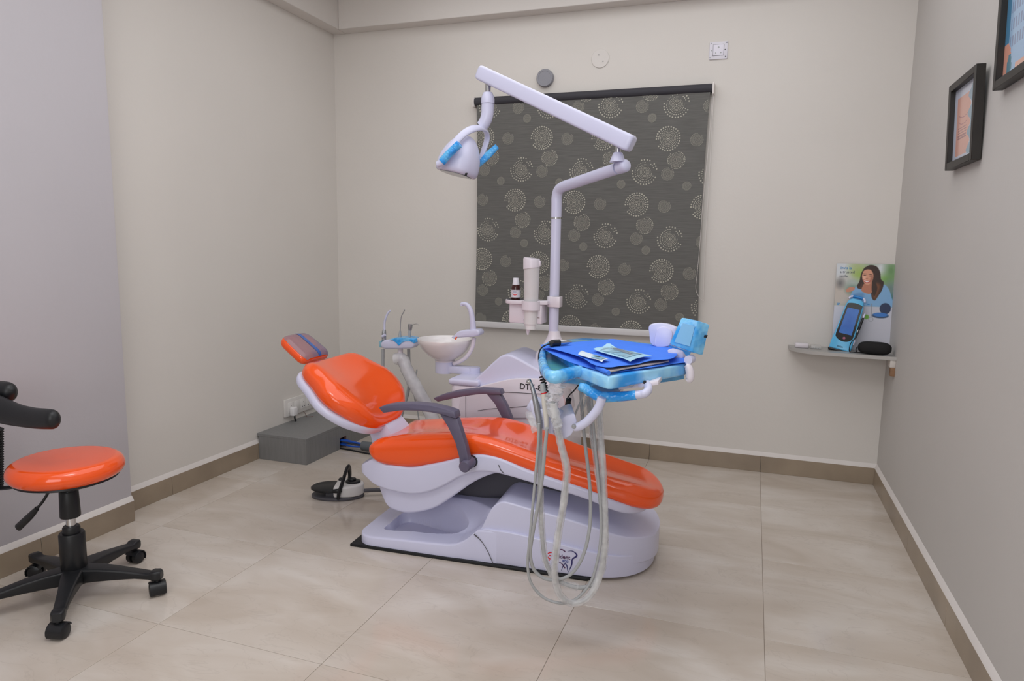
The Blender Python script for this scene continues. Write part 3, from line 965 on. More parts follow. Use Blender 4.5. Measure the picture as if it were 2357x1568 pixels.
# ------------------------------------------------------------------ operating lamp on the post arm
LB = Vector((-1.172, 2.93, 1.954))
RB = Vector((-0.499, 2.82, 1.622))
PV = (-0.548, 2.855, 1.553)
lamp = root('operating_lamp', 'white dental operating lamp with long tilted arm and blue-wrapped handles', 'operating lamp', PV)
PV = Vector(PV)
obj('pivot_cone', lathe([(0, 0.0), (0.033, 0.0), (0.029, 0.010), (0.020, 0.034), (0.0175, 0.037), (0, 0.037)], 28, tuple(PV)), MWHITE, lamp)
obj('pivot_rod', lathe([(0, 0), (0.0115, 0), (0.0115, 0.075), (0, 0.075)], 20, tuple(PV + Vector((0, 0, 0.03)))), MCHROME, lamp)
bd = (RB - LB).normalized()
by = Vector((0, 0, 1)).cross(bd).normalized()
bz = bd.cross(by)
rings = []
Lb = (RB - LB).length
for t, s in ((-0.022, 0.55), (-0.019, 0.78), (-0.012, 0.93), (0.0, 1.0), (0.01, 1.0), (0.35, 1.01), (Lb - 0.01, 1.06), (Lb, 1.06), (Lb + 0.012, 0.98), (Lb + 0.017, 0.85), (Lb + 0.018, 0.7)):
    hy, hz, r = 0.030 * s, 0.0315 * s, 0.011
    ring = []
    for cx, cz, a0 in ((hy - r, hz - r, 0), (-hy + r, hz - r, 90), (-hy + r, -hz + r, 180), (hy - r, -hz + r, 270)):
        for k in range(5):
            tt = R(a0 + k * 22.5)
            ring.append(tuple(LB + bd * t + by * (cx + r * math.cos(tt)) + bz * (cz + r * math.sin(tt))))
    rings.append(ring)
obj('lamp_boom', loft(rings), MWHITE, lamp, ang=45)
NK = Vector((-1.145, 2.925, 1.903))
obj('neck_rod', lathe([(0, 0), (0.0125, 0), (0.0125, 0.07), (0, 0.07)], 20, tuple(NK - Vector((0, 0, 0.045)))), MCHROME, lamp)
N1, N2, N3, N4 = [(-1.145, 2.925, 1.87), (-1.145, 2.925, 1.826), (-1.147, 2.925, 1.782), (-1.171, 2.925, 1.731)]
obj('neck_collar', lathe([(0, 0), (0.0295, 0.0), (0.0295, 0.02), (0.027, 0.032), (0.0195, 0.047), (0, 0.048)], 28, (N2[0], N2[1], N2[2])), MWHITE, lamp)
obj('neck_elbow', tube([N2, tuple((Vector(N2) + Vector(N3)) / 2), N3, tuple((Vector(N3) + Vector(N4)) / 2 + Vector((0.004, 0, -0.002))), N4], [0.0275, 0.0275, 0.0272, 0.0268, 0.0262], 20), MWHITE, lamp, ang=50)
# head: dome leaning down to the left, open face with a light plate
HC = Vector((-1.269, 2.86, 1.519))
hz_ = Vector((0.22, 0.10, 0.97)).normalized()
hx_ = Vector((0.96, -0.22, -0.2)).normalized()
hx_ = (hx_ - hz_ * hx_.dot(hz_)).normalized()
hy_ = hz_.cross(hx_)
rings = []
for h, a, b in ((0.0, 0.070, 0.062), (0.0, 0.080, 0.072), (0.006, 0.086, 0.078), (0.02, 0.089, 0.082), (0.05, 0.087, 0.082), (0.08, 0.081, 0.076), (0.11, 0.070, 0.066), (0.135, 0.057, 0.054), (0.155, 0.042, 0.040), (0.168, 0.025, 0.024), (0.174, 0.008, 0.008)):
    ring = []
    for k in range(36):
        t = 2 * math.pi * k / 36
        e = 2 / 2.9
        ring.append(tuple(HC + hz_ * h + hx_ * (a * sgnpow(math.cos(t), e) + h * 0.06) + hy_ * b * sgnpow(math.sin(t), e)))
    rings.append(ring)
obj('lamp_head', loft(rings), MWHITE, lamp, ang=50)
obj('reflector_glass', plate([tuple(HC - hz_ * 0.003 + hx_ * 0.068 * sgnpow(math.cos(t), .7) + hy_ * 0.06 * sgnpow(math.sin(t), .7)) for t in [2 * math.pi * k / 24 for k in range(24)]], tuple(hz_ * 0.004)), mat('lamp_glass', '8f9298', 0.1), lamp)
SWP = (-1.183, 2.775, 1.507)
obj('switch', obox(SWP, (1, 0, 0.1), (0, 1, 0), (0.3, 0, 1), 0.0045, 0.004, 0.0065, 0.001), MBLACK, lamp)
YA = (-1.299, 2.765, 1.552)
Y1 = (-1.254, 2.765, 1.613)
Y2 = (-1.209, 2.8, 1.678)
Y3 = (-1.18, 2.86, 1.712)
Y4 = (-1.165, 2.93, 1.718)
Y5 = (-1.166, 2.975, 1.69)
Y6 = (-1.184, 2.975, 1.629)
Y7 = (-1.202, 2.96, 1.567)
obj('yoke', tube([YA, Y1, Y2, Y3, Y4, Y5, Y6, Y7], [0.018, 0.019, 0.0195, 0.022, 0.022, 0.019, 0.017, 0.012], 14, flat=(0.9, 0.45)), MWHITE, lamp, ang=60)
MFILM = film_mat('blue_barrier_film', '37a6f5', '86d0fc', 1, 1, rough=0.16, scale=16, bump=0.5)
MFILMD = film_mat('blue_handle_film', '319ff4', '6cc4fb', 1, 1, rough=0.14, scale=28, bump=0.6)
G1 = [(-1.281, 2.745, 1.559), (-1.245, 2.745, 1.594), (-1.201, 2.745, 1.63)]
obj('lamp_grip', tube(G1, [0.0175, 0.017, 0.0165], 16), MFILMD, lamp, label='left handle wrapped in blue film')
GE = [(-1.302, 2.745, 1.548), (-1.277, 2.745, 1.558)]
obj('grip_end', tube(GE, [0.0135, 0.016], 16), MWHITE, lamp)
G2 = [(-1.198, 2.95, 1.564), (-1.155, 2.95, 1.606), (-1.108, 2.95, 1.646)]
obj('lamp_grip', tube(G2, [0.010, 0.0165, 0.0125], 14, flat=(1, 0.6)), MFILMD, lamp, label='right handle wrapped in blue film')

# ------------------------------------------------------------------ cup shelf clamped on the post
CL = root('cup_shelf', 'white bottle shelf clamped to the lamp post', 'shelf', (PX, PY, 0.9))
obj('clamp', lathe([(0, 0), (0.032, 0), (0.034, 0.003), (0.034, 0.047), (0.032, 0.05), (0, 0.05)], 28, (PX, PY, 0.925)) + bx((PX - 0.005, PY - 0.034, 0.925), (PX + 0.036, PY + 0.02, 0.975), 0.003), MPINK, CL)
SHX = [(-1.116, 3.1, 0.958), (-1.094, 3.1, 0.948), (-1.032, 3.1, 0.934), (-1.004, 3.1, 0.931), (-0.9, 3.1, 0.952), (-0.887, 3.1, 0.953)]
top = []
for a in range(90, 271, 15):
    top.append((-1.065 + 0.05 * math.cos(R(a)), 3.12 + 0.058 * math.sin(R(a)), 0.937))
top += [(-0.98, 3.062, 0.937), (-0.90, 3.09, 0.937), (-0.90, 3.15, 0.937), (-0.98, 3.178, 0.937)]
obj('shelf_plate', plate(top, (0, 0, 0.018), 0.003, 2), MPINK, CL)
obj('shelf_inlay', plate([(x, y, 0.9549) if True else 0 for x, y in [(-1.065 + 0.042 * math.cos(R(a)), 3.12 + 0.049 * math.sin(R(a))) for a in range(90, 271, 20)] + [(-1.03, 3.075), (-1.03, 3.165)]], (0, 0, 0.0012)), MDARK, CL, label='grey shelf surface')
obj('cup_ring', lathe([(0.040, 0), (0.0445, 0), (0.0445, 0.042), (0.040, 0.042), (0.040, 0.0)], 32, (-0.977, 3.08, 0.912)), MPINK, CL)
obj('bin_box', bx((-1.088, 3.085, 0.845), (-0.925, 3.175, 0.938), 0.006), MPINK, CL)
obj('bin_slot', bx((-0.99, 3.0835, 0.874), (-0.935, 3.0852, 0.876)), MBROWN, CL)
MCUP = film_mat('translucent_cup_tube', 'eceaec', 'f4f2f4', 0.72, 0.82, rough=0.3, scale=4, bump=0.03)
cd = root('cup_dispenser', 'translucent tube of stacked plastic cups beside the lamp post', 'cup dispenser', (-0.977, 3.08, 0.9))
cx_, cy_ = -0.977, 3.08
obj('tube', lathe([(0.031, 0.845), (0.033, 0.92), (0.0375, 1.12), (0.0385, 1.125), (0.0365, 1.125), (0.032, 0.92), (0.030, 0.845)], 32, (cx_, cy_, 0)), MCUP, cd)
obj('cup_stack', lathe([(0.0, 0.82), (0.024, 0.82)] + [(0.0268 + 0.0012 * (k % 2) + 0.00025 * k, 0.845 + 0.0085 * k) for k in range(30)] + [(0, 1.1)], 28, (cx_, cy_, 0)), mat('white_cup_plastic', 'eeeef0', 0.35), cd)
capr = []
for k in range(32):
    t = 2 * math.pi * k / 32
    capr.append((math.cos(t), math.sin(t)))
obj('lid', loft([[(cx_ + 0.040 * c, cy_ + 0.040 * s, 1.107 - 0.006 * c * -1) for c, s in capr], [(cx_ + 0.0405 * c, cy_ + 0.0405 * s, 1.145 - 0.006 * c) for c, s in capr],
                 [(cx_ + 0.037 * c, cy_ + 0.037 * s, 1.154 - 0.005 * c) for c, s in capr], [(cx_ + 0.02 * c, cy_ + 0.02 * s, 1.153 - 0.003 * c) for c, s in capr]]), MPINK, cd)
obj('lid_catch', bx((cx_ + 0.036, cy_ - 0.01, 1.118), (cx_ + 0.0445, cy_ + 0.01, 1.142), 0.002), MPINK, cd)
obj('dispensed_cup', lathe([(0.0, 0.795), (0.004, 0.792), (0.014, 0.83), (0.023, 0.865), (0, 0.865)], 20, (cx_ - 0.015, cy_ + 0.005, 0)), MPINK, cd, label='pointed paper cup hanging below')
bo = root('medicine_bottle', 'small brown bottle with white cap on the cup shelf', 'bottle', (-1.062, 3.105, 0.956))
bX, bY = -1.062, 3.105
obj('bottle_glass', lathe([(0, 0.9562), (0.0215, 0.9562), (0.0225, 0.959), (0.0225, 1.012), (0.0205, 1.02), (0.019, 1.026), (0, 1.026)], 28, (bX, bY, 0)), mat('brown_glass', '3a100d', 0.08, coat=0.3), bo)
obj('bottle_cap', lathe([(0, 1.0225), (0.0175, 1.0225), (0.0135, 1.056), (0.0125, 1.058), (0, 1.058)], 24, (bX, bY, 0)), mat('white_cap', 'e6e5ee', 0.35), bo)
lab = obj('bottle_label', lathe([(0.0227, 0.9665), (0.0231, 0.9665), (0.0231, 1.002), (0.0227, 1.002)], 28, (bX, bY, 0)), mat('white_paper_label', 'd9d6e0', 0.5), bo)
sm_ = []
for k in range(13):
    t = R(235 + k * 70 / 12 + 8)
    sm_.append((math.cos(t), math.sin(t), 0.979 + 0.006 * ((k - 6) / 6) ** 2))
V, F = [], []
for k, (c, s, z) in enumerate(sm_):
    h = 0.0028 * (1 - ((k - 6) / 6.5) ** 2)
    V += [(bX + 0.0236 * c, bY + 0.0236 * s, z - h), (bX + 0.0236 * c, bY + 0.0236 * s, z + h * 0.4)]
for k in range(12):
    F.append((2 * k, 2 * k + 1, 2 * k + 3, 2 * k + 2))
obj('smile_mark', G(V, F), MREDP, lab, ang=None, label='red smile curve')
for zz in (0.9965, 0.993, 0.9895):
    V, F = [], []
    for k in range(9):
        t = R(255 + k * 5)
        V += [(bX + 0.0236 * math.cos(t), bY + 0.0236 * math.sin(t), zz - 0.0007), (bX + 0.0236 * math.cos(t), bY + 0.0236 * math.sin(t), zz + 0.0007)]
    obj('text_line', G(V, [(2 * k, 2 * k + 1, 2 * k + 3, 2 * k + 2) for k in range(8)]), mat('grey_blue_print', '8f94b8', 0.5), lab, ang=None)

# ------------------------------------------------------------------ spittoon on the unit
cu = root('spittoon', 'white glazed spittoon bowl with curved water spout on swivel arm', 'spittoon', (-1.455, 3.15, 0.6))
bx0, by0, bz0 = -1.452, 3.15, 0.737
obj('bowl', lathe([(0, -0.108), (0.045, -0.108), (0.052, -0.103), (0.085, -0.083), (0.115, -0.052), (0.134, -0.02), (0.140, -0.002), (0.139, 0.002), (0.135, 0.001), (0.127, -0.022), (0.108, -0.053), (0.08, -0.078), (0.045, -0.092), (0.0, -0.096)], 48, (bx0, by0, bz0)), mat('white_ceramic', 'efeaea', 0.10, coat=0.4), cu, ang=60)
obj('bowl_seat', lathe([(0, 0), (0.048, 0), (0.05, 0.004), (0.05, 0.008), (0.047, 0.01), (0, 0.01)], 32, (bx0, by0, bz0 - 0.116)), MPINK, cu)
obj('swivel_arm', lathe([(0, 0.565), (0.048, 0.565), (0.049, 0.57), (0.049, 0.625), (0, 0.625)], 32, (bx0, by0, 0)) + bx((bx0 - 0.005, by0 - 0.033, 0.568), (-1.29, by0 + 0.033, 0.605), 0.006), MWHITE, cu)
obj('swivel_post', lathe([(0, 0.565), (0.033, 0.565), (0.034, 0.57), (0.034, 0.604), (0, 0.606)], 28, (-1.295, by0, 0)) + lathe([(0, 0.54), (0.042, 0.54), (0.042, 0.566), (0, 0.566)], 28, (-1.295, by0, 0)), MWHITE, cu)
sp = [(-1.4, 3.1, 0.752), (-1.379, 3.1, 0.767), (-1.362, 3.1, 0.786), (-1.332, 3.1, 0.793), (-1.258, 3.1, 0.801), (-1.244, 3.1, 0.789), (-1.247, 3.1, 0.772), (-1.276, 3.1, 0.764), (-1.346, 3.1, 0.756), (-1.381, 3.1, 0.747)]
obj('spout_body', plate(sp, (0, 0.07, 0), 0.008, 3), MWHITE, cu, ang=45)
tp = [(-1.29, 3.13, 0.792), (-1.294, 3.13, 0.839), (-1.303, 3.13, 0.886), (-1.32, 3.13, 0.914), (-1.339, 3.13, 0.921), (-1.352, 3.13, 0.919), (-1.353, 3.13, 0.91)]
obj('water_spout', tube(tp, [0.0155, 0.014, 0.0125, 0.011, 0.0095, 0.009, 0.008], 16), MWHITE, cu)
dt = [(-1.288, 3.14, 0.754), (-1.299, 3.14, 0.703), (-1.327, 3.14, 0.658), (-1.362, 3.14, 0.631), (-1.4, 3.14, 0.615)]
obj('drain_tube', tube(dt, 0.0105, 12), MPINK, cu)
op = [(-1.367, 3.09, 0.747), (-1.362, 3.09, 0.76)]
obj('orange_plug', tube(op, 0.004, 8), MORANGE, cu)

# ------------------------------------------------------------------ assistant arm with suction hoses
asr = root('assistant_arm', 'white holder head on plastic-wrapped arm left of the spittoon', 'instrument arm', (-1.81, 3.35, 0.5))
hd_ = [(-1.924, 3.32, 0.664), (-1.905, 3.32, 0.683), (-1.856, 3.32, 0.688), (-1.789, 3.32, 0.692), (-1.736, 3.32, 0.695), (-1.715, 3.32, 0.687), (-1.713, 3.32, 0.665), (-1.728, 3.32, 0.648), (-1.816, 3.32, 0.64), (-1.897, 3.32, 0.635), (-1.919, 3.32, 0.641)]
obj('holder_head', plate(hd_, (0, 0.07, 0), 0.01, 3), MWHITE, asr, ang=45)
fh = [(-1.864, 3.316, 0.691), (-1.822, 3.316, 0.701), (-1.76, 3.316, 0.706), (-1.713, 3.316, 0.699), (-1.711, 3.316, 0.678), (-1.737, 3.316, 0.688), (-1.763, 3.316, 0.687), (-1.784, 3.316, 0.678), (-1.806, 3.316, 0.658), (-1.822, 3.316, 0.674), (-1.84, 3.316, 0.685)]
obj('head_film', plate(fh, (0, 0.078, 0.003), 0.002, 1), MFILM, asr, label='blue barrier film')
fh2 = [(-1.938, 3.33, 0.672), (-1.921, 3.33, 0.68), (-1.922, 3.33, 0.639), (-1.935, 3.33, 0.641)]
obj('head_film', plate(fh2, (0, 0.05, 0), 0.001, 1), film_mat('teal_film', '6cb4c6', '9fcadb', 0.6, 0.9), asr, label='pale teal film on the end')
ap = [(-1.819, 3.36, 0.642), (-1.819, 3.36, 0.605), (-1.814, 3.36, 0.569)]
obj('arm_post', tube(ap, [0.0145, 0.0145, 0.016], 16), MPINK, asr)
a2 = [(-1.814, 3.36, 0.574), (-1.787, 3.36, 0.527), (-1.75, 3.36, 0.456)]
a3 = [(-1.739, 3.36, 0.452), (-1.702, 3.36, 0.394), (-1.665, 3.36, 0.336), (-1.628, 3.36, 0.266), (-1.604, 3.36, 0.207)]
up_ = obj('upper_link', tube(a2, 0.022, 16), MPINK, asr)
lo_ = obj('lower_link', tube(a3 + [(-1.50, 3.33, 0.19), (-1.43, 3.26, 0.17), (-1.33, 3.2, 0.17)], 0.023, 16), MPINK, asr)
MCLEAR = film_mat('clear_plastic_sleeve', 'ececf0', 'f6f6f8', 0.14, 0.45, rough=0.12, scale=18, bump=0.45)
MCLEARW = film_mat('milky_plastic_sleeve', 'ececf0', 'f6f6f8', 0.28, 0.58, rough=0.16, scale=16, bump=0.5)


def sleeve(pts, r, jit, n=12, seed=0, taper=None):
    """loose crinkled plastic sleeve round a path"""
    rnd = random.Random(seed)
    q = cr(pts, 5)
    P = [Vector(p) for p in q]
    rings = []
    u = None
    for i, p in enumerate(P):
        T = (P[min(i + 1, len(P) - 1)] - P[max(i - 1, 0)]).normalized()
        if u is None:
            a = Vector((0, 0, 1)) if abs(T.z) < 0.9 else Vector((1, 0, 0))
            u = a
        u = (u - T * u.dot(T)).normalized()
        v = T.cross(u)
        k_ = taper(i / (len(P) - 1)) if taper else 1
        rings.append([tuple(p + (u * math.cos(2 * math.pi * k / n) + v * math.sin(2 * math.pi * k / n)) * r * k_ * (1 + jit * rnd.uniform(-1, 1))) for k in range(n)])
    return loft(rings, False, False)


MWRAP = film_mat('white_arm_wrap', 'e2e0e6', 'f0eff2', 0.7, 0.85, rough=0.2, scale=9, bump=0.25)
s1 = [(-1.849, 3.36, 0.576), (-1.809, 3.36, 0.579), (-1.782, 3.36, 0.527), (-1.742, 3.36, 0.452)]
obj('plastic_sleeve', sleeve(s1, 0.034, 0.06, seed=3), MWRAP, up_)
s2 = [(-1.745, 3.36, 0.462), (-1.702, 3.36, 0.394), (-1.66, 3.36, 0.332), (-1.62, 3.36, 0.254), (-1.599, 3.36, 0.195)]
obj('plastic_sleeve', sleeve(s2, 0.036, 0.05, seed=4), MWRAP, lo_)
for hp_, m_ in (([(-1.917, 3.34, 0.631), (-1.918, 3.34, 0.515), (-1.908, 3.34, 0.393), (-1.857, 3.34, 0.273), (-1.817, 3.34, 0.19)], 0.009), ([(-1.789, 3.4, 0.631), (-1.787, 3.4, 0.565), (-1.779, 3.4, 0.516), (-1.793, 3.4, 0.391), (-1.832, 3.4, 0.262), (-1.849, 3.4, 0.172)], 0.009), ([(-1.738, 3.4, 0.519), (-1.757, 3.4, 0.394), (-1.733, 3.4, 0.271), (-1.717, 3.4, 0.173)], 0.004)):
    obj('suction_hose', tube(hp_, m_, 10), MHOSE, asr)
# three instruments standing in the head
i1 = root('suction_tip', 'tall white curved suction tip at left in holder head', 'suction tip', (-1.914, 3.35, 0.678))
p_ = [(-1.916, 3.35, 0.683), (-1.915, 3.35, 0.72), (-1.913, 3.35, 0.739)]
obj('grip', tube(p_, [0.0125, 0.012, 0.008], 14), MSTEEL, i1)
p_ = [(-1.913, 3.35, 0.73), (-1.911, 3.35, 0.778), (-1.904, 3.35, 0.803), (-1.89, 3.35, 0.832), (-1.874, 3.35, 0.846)]
obj('nozzle', tube(p_, [0.0065, 0.006, 0.006, 0.0055, 0.0045], 12), MWHITE, i1)
p_ = [(-1.918, 3.335, 0.702), (-1.899, 3.335, 0.713)]
obj('slider', tube(p_, 0.007, 10), MWHITE, i1)
i2 = root('saliva_ejector', 'thin bent saliva ejector in the middle of holder head', 'saliva ejector', (-1.816, 3.35, 0.694))
p_ = [(-1.816, 3.35, 0.691), (-1.816, 3.35, 0.716), (-1.814, 3.35, 0.737)]
obj('grip', tube(p_, [0.008, 0.0075, 0.005], 12), MHOSE, i2)
p_ = [(-1.814, 3.35, 0.735), (-1.811, 3.35, 0.793), (-1.804, 3.35, 0.822), (-1.794, 3.35, 0.839), (-1.786, 3.35, 0.854)]
obj('bent_tube', tube(p_, 0.0028, 8), MSTEEL, i2)
i3 = root('air_water_syringe', 'steel air-water syringe with fine bent nozzle in holder head', 'syringe', (-1.757, 3.35, 0.697))
p_ = [(-1.76, 3.35, 0.697), (-1.757, 3.35, 0.729), (-1.754, 3.35, 0.748)]
obj('grip', tube(p_, [0.009, 0.0095, 0.0085], 14), MHOSE, i3)
p_ = [(-1.754, 3.35, 0.743), (-1.753, 3.35, 0.762), (-1.752, 3.35, 0.777)]
obj('syringe_head', tube(p_, [0.009, 0.0125, 0.013], 14), MSTEEL, i3)
p_ = [(-1.744, 3.35, 0.772), (-1.725, 3.35, 0.779), (-1.712, 3.35, 0.78), (-1.699, 3.35, 0.773)]
obj('nozzle', tube(p_, [0.003, 0.0022, 0.002, 0.0018], 8), MCHROME, i3)


# ------------------------------------------------------------------ instrument table in front of the chair
MFILM2 = film_mat('pale_blue_film', '34a3f8', 'a0dcff', 1, 1, rough=0.13, scale=7, bump=0.55)
MFILMS = film_mat('hanging_blue_film', '2f93d8', '63b2e2', 0.75, 0.95, rough=0.15, scale=12, bump=0.6)
MTEAL = mat('green_teal_liner', '3f97b5', 0.25, col2='63ab9f', vscale=9)
MDRAPE = mat('blue_drape_cloth', '4382f5', 0.75, var=0.03, vscale=20, bump=0.1, bscale=400)
MPOUCH = film_mat('clear_pouch_film', '98c6e2', 'b2d8ea', 1, 1, rough=0.12, scale=12, bump=0.8)
MPOUCHP = mat('pale_blue_pouch_paper', 'aad6ee', 0.5, var=0.03)
MPAPER = mat('white_pouch_paper', 'cfdbe6', 0.6, var=0.03)
table = root('instrument_table', 'white swing-arm instrument table wrapped in blue barrier film', 'instrument table', (-0.393, 2.224, 0.86))


def lerp3(a, b, t):
    return tuple(np.array(a, float) * (1 - t) + np.array(b, float) * t)


TB = [(-0.437, 1.811, 0.878), (-0.406, 1.789, 0.878), (-0.362, 1.732, 0.878), (-0.334, 1.705, 0.878), (-0.32, 1.711, 0.878), (-0.297, 1.755, 0.878), (-0.244, 1.855, 0.878), (-0.185, 1.957, 0.878), (-0.165, 1.998, 0.878), (-0.166, 2.074, 0.878), (-0.177, 2.131, 0.878), (-0.225, 2.276, 0.878), (-0.271, 2.366, 0.878), (-0.365, 2.404, 0.878), (-0.462, 2.445, 0.878), (-0.571, 2.418, 0.878), (-0.63, 2.337, 0.878), (-0.65, 2.253, 0.878), (-0.611, 2.147, 0.878), (-0.517, 1.973, 0.878)]
obj('table_top', plate([(p[0], p[1], 0.846) for p in TB], (0, 0, 0.034), 0.006, 3), MFILM2, table, ang=50, label='table top wrapped in blue film')
LOB = [(-0.409, 1.856, 0.868), (-0.428, 1.825, 0.868), (-0.444, 1.782, 0.868), (-0.458, 1.734, 0.868), (-0.472, 1.701, 0.868), (-0.5, 1.736, 0.868), (-0.548, 1.855, 0.868), (-0.602, 2.021, 0.868), (-0.639, 2.165, 0.868), (-0.653, 2.283, 0.868)]
obj('side_rim', tube(LOB, [0.010, 0.0155, 0.0175, 0.0185, 0.0175, 0.0165, 0.0155, 0.0145, 0.013, 0.012], 14, flat=(1.0, 0.85)), MFILM, table, label='curved rim wrapped in blue film', ang=60)
obj('side_well', plate([(p[0], p[1], 0.852) for p in LOB] + [(LOB[0][0] + 0.02, LOB[0][1] + 0.1, 0.852)], (0, 0, 0.006)), MTEAL, table, label='green-blue well inside the curved rim')
LOW = [(-0.563, 2.008, 0.798), (-0.508, 1.996, 0.798), (-0.457, 1.981, 0.798), (-0.413, 1.945, 0.798), (-0.376, 1.888, 0.798), (-0.354, 1.879, 0.798), (-0.34, 1.904, 0.798), (-0.339, 1.97, 0.798), (-0.361, 2.137, 0.798), (-0.334, 2.321, 0.798), (-0.362, 2.506, 0.798), (-0.588, 2.571, 0.798), (-0.625, 2.385, 0.798), (-0.606, 2.127, 0.798)]
obj('table_underside', plate([(p[0], p[1], 0.794) for p in LOW], (0, 0, 0.055), 0.005, 3), MFILM, table, ang=50)
CPN = [(-0.327, 1.83, 0.833), (-0.297, 1.83, 0.84), (-0.257, 1.83, 0.848), (-0.221, 1.83, 0.856), (-0.22, 1.83, 0.844), (-0.257, 1.83, 0.835), (-0.296, 1.83, 0.828), (-0.327, 1.83, 0.822)]
obj('control_panel', plate(CPN, (0, 0.09, 0), 0.002), MPINK, table, label='white control strip under the table')
KN = [(-0.292, 1.828, 0.84), (-0.257, 1.828, 0.849), (-0.266, 1.828, 0.843)]
obj('control_knob', lathe([(0, -0.008), (0.006, -0.008), (0.0065, 0.004), (0, 0.004)], 18, KN[0], (0, 1, 0)), MSTEEL, table)
obj('control_knob', lathe([(0, -0.003), (0.0045, -0.003), (0.0045, 0.004), (0, 0.004)], 18, KN[1], (0, 1, 0)), MBLACK, table)
obj('gauge', lathe([(0, -0.002), (0.009, -0.002), (0.009, 0.003), (0, 0.003)], 20, KN[2], (0, 1, 0)), MWHITE, table)
HGF = [(-0.245, 1.92, 0.828), (-0.168, 1.92, 0.849), (-0.159, 1.92, 0.852), (-0.162, 1.92, 0.882), (-0.168, 1.92, 0.89)]
fl1 = [(-0.257, 2.015, 0.812), (-0.229, 2.049, 0.812), (-0.204, 2.082, 0.812), (-0.181, 2.122, 0.812)]
fu1 = [(-0.258, 1.967, 0.846), (-0.227, 2.018, 0.846), (-0.202, 2.069, 0.846), (-0.177, 2.13, 0.846)]
obj('hanging_film', sheet([[lerp3(a, b, t) for a, b in zip(fu1, fl1)] for t in (0, 0.35, 0.7, 1)], 0.0005), MFILMS, table, label='loose blue film hanging at the right')
# handle below the front edge
HD = [(-0.426, 1.79, 0.831), (-0.411, 1.79, 0.827), (-0.392, 1.79, 0.817), (-0.37, 1.79, 0.808), (-0.351, 1.79, 0.808), (-0.312, 1.79, 0.813), (-0.283, 1.79, 0.818), (-0.273, 1.79, 0.82)]
hb = obj('handle', tube(HD, [0.0115, 0.013, 0.014, 0.0148, 0.0148, 0.0135, 0.0128, 0.0126], 16), MFILMD, table, label='handle wrapped in blue film')
HE = [(-0.275, 1.79, 0.82), (-0.259, 1.79, 0.823), (-0.248, 1.79, 0.828), (-0.244, 1.79, 0.834), (-0.251, 1.79, 0.84)]
HE = HE[:3] + [(HE[3][0], HE[3][1] + 0.02, HE[3][2]), (HE[4][0], HE[4][1] + 0.05, HE[4][2] + 0.003)]
obj('handle_end', tube(HE, 0.0112, 14), MWHITE, hb)
obj('handle_bracket', bx((-0.42, 1.83, 0.795), (-0.33, 1.93, 0.81), 0.004), MPINK, table)

# swing arm from the table to the unit
AR = [(-0.519, 2.05, 0.798), (-0.531, 2.05, 0.779)]
obj('swing_arm', tube([(-0.47, 2.06, 0.80), (-0.485, 2.07, 0.775), AR[1], (-0.535, 2.12, 0.70), (-0.60, 2.25, 0.62), (-0.70, 2.50, 0.57), (-0.80, 2.80, 0.55), (-0.84, 2.97, 0.54)], 0.0165, 14), MPINK, table)

# right end: white bracket and light viewer
BRK = [(-0.288, 2.18, 0.901), (-0.3, 2.18, 0.943), (-0.302, 2.18, 0.957), (-0.297, 2.18, 0.967), (-0.285, 2.18, 0.971), (-0.266, 2.18, 0.973), (-0.244, 2.18, 0.971), (-0.226, 2.18, 0.965), (-0.216, 2.18, 0.956), (-0.224, 2.18, 0.925), (-0.232, 2.18, 0.9)]
bk = obj('side_bracket', plate(cr(BRK, 4, True), (0.004, 0.022, 0), 0.004, 3), MWHITE, table)
BRI = [(-0.278, 2.172, 0.9), (-0.278, 2.172, 0.94), (-0.272, 2.172, 0.956), (-0.256, 2.172, 0.963), (-0.238, 2.172, 0.958), (-0.226, 2.172, 0.945), (-0.231, 2.172, 0.912), (-0.242, 2.172, 0.901)]
obj('bracket_pad', plate(cr(BRI, 4, True), (0, 0.015, 0), 0.004, 2), mat('pale_lavender_plastic', 'd9d8f2', 0.3, var=0.01), bk)
STM = [(-0.229, 2.06, 0.906), (-0.213, 2.06, 0.912), (-0.191, 2.06, 0.916), (-0.179, 2.06, 0.913), (-0.181, 2.06, 0.885), (-0.196, 2.06, 0.874), (-0.215, 2.06, 0.878)]
obj('viewer_neck', plate(STM, (0.01, 0.03, 0), 0.004, 2), MPINK, table)
RNG = (-0.16, 1.985, 0.892)
obj('viewer_joint', lathe([(0, 0), (0.012, 0), (0.0125, 0.002), (0.0125, 0.03), (0, 0.03)], 22, RNG, (0.25, 1, 0)), MWHITE, table)
PIL = [(-0.165, 1.99, 0.878), (-0.158, 1.99, 0.871), (-0.153, 1.99, 0.855), (-0.153, 1.99, 0.838), (-0.16, 1.99, 0.831)]
obj('end_post', tube(PIL, [0.008, 0.0115, 0.012, 0.0115, 0.007], 14), MPINK, table)
VQ = [(-0.185, 1.99, 1.013), (-0.137, 1.99, 1.005), (-0.151, 1.99, 0.914), (-0.216, 1.99, 0.934)]
vw = obj('light_viewer', plate(VQ, (0.030, 0.028, -0.0115), 0.004, 2), MFILM, table, label='tilted light viewer wrapped in blue film', ang=40)
VI = [(-0.18, 1.987, 0.997), (-0.146, 1.987, 0.99), (-0.157, 1.987, 0.931), (-0.201, 1.987, 0.941)]
obj('viewer_screen', plate(VI, (0, 0.0015, 0), 0.0005, 1), mat('pale_blue_screen_film', '86c2ee', 0.2, var=0.04), vw)
VF = [(-0.215, 1.992, 0.932), (-0.183, 1.992, 0.923), (-0.152, 1.992, 0.914)]
VF2 = [(-0.216, 1.998, 0.924), (-0.178, 1.998, 0.917), (-0.163, 1.998, 0.898)]
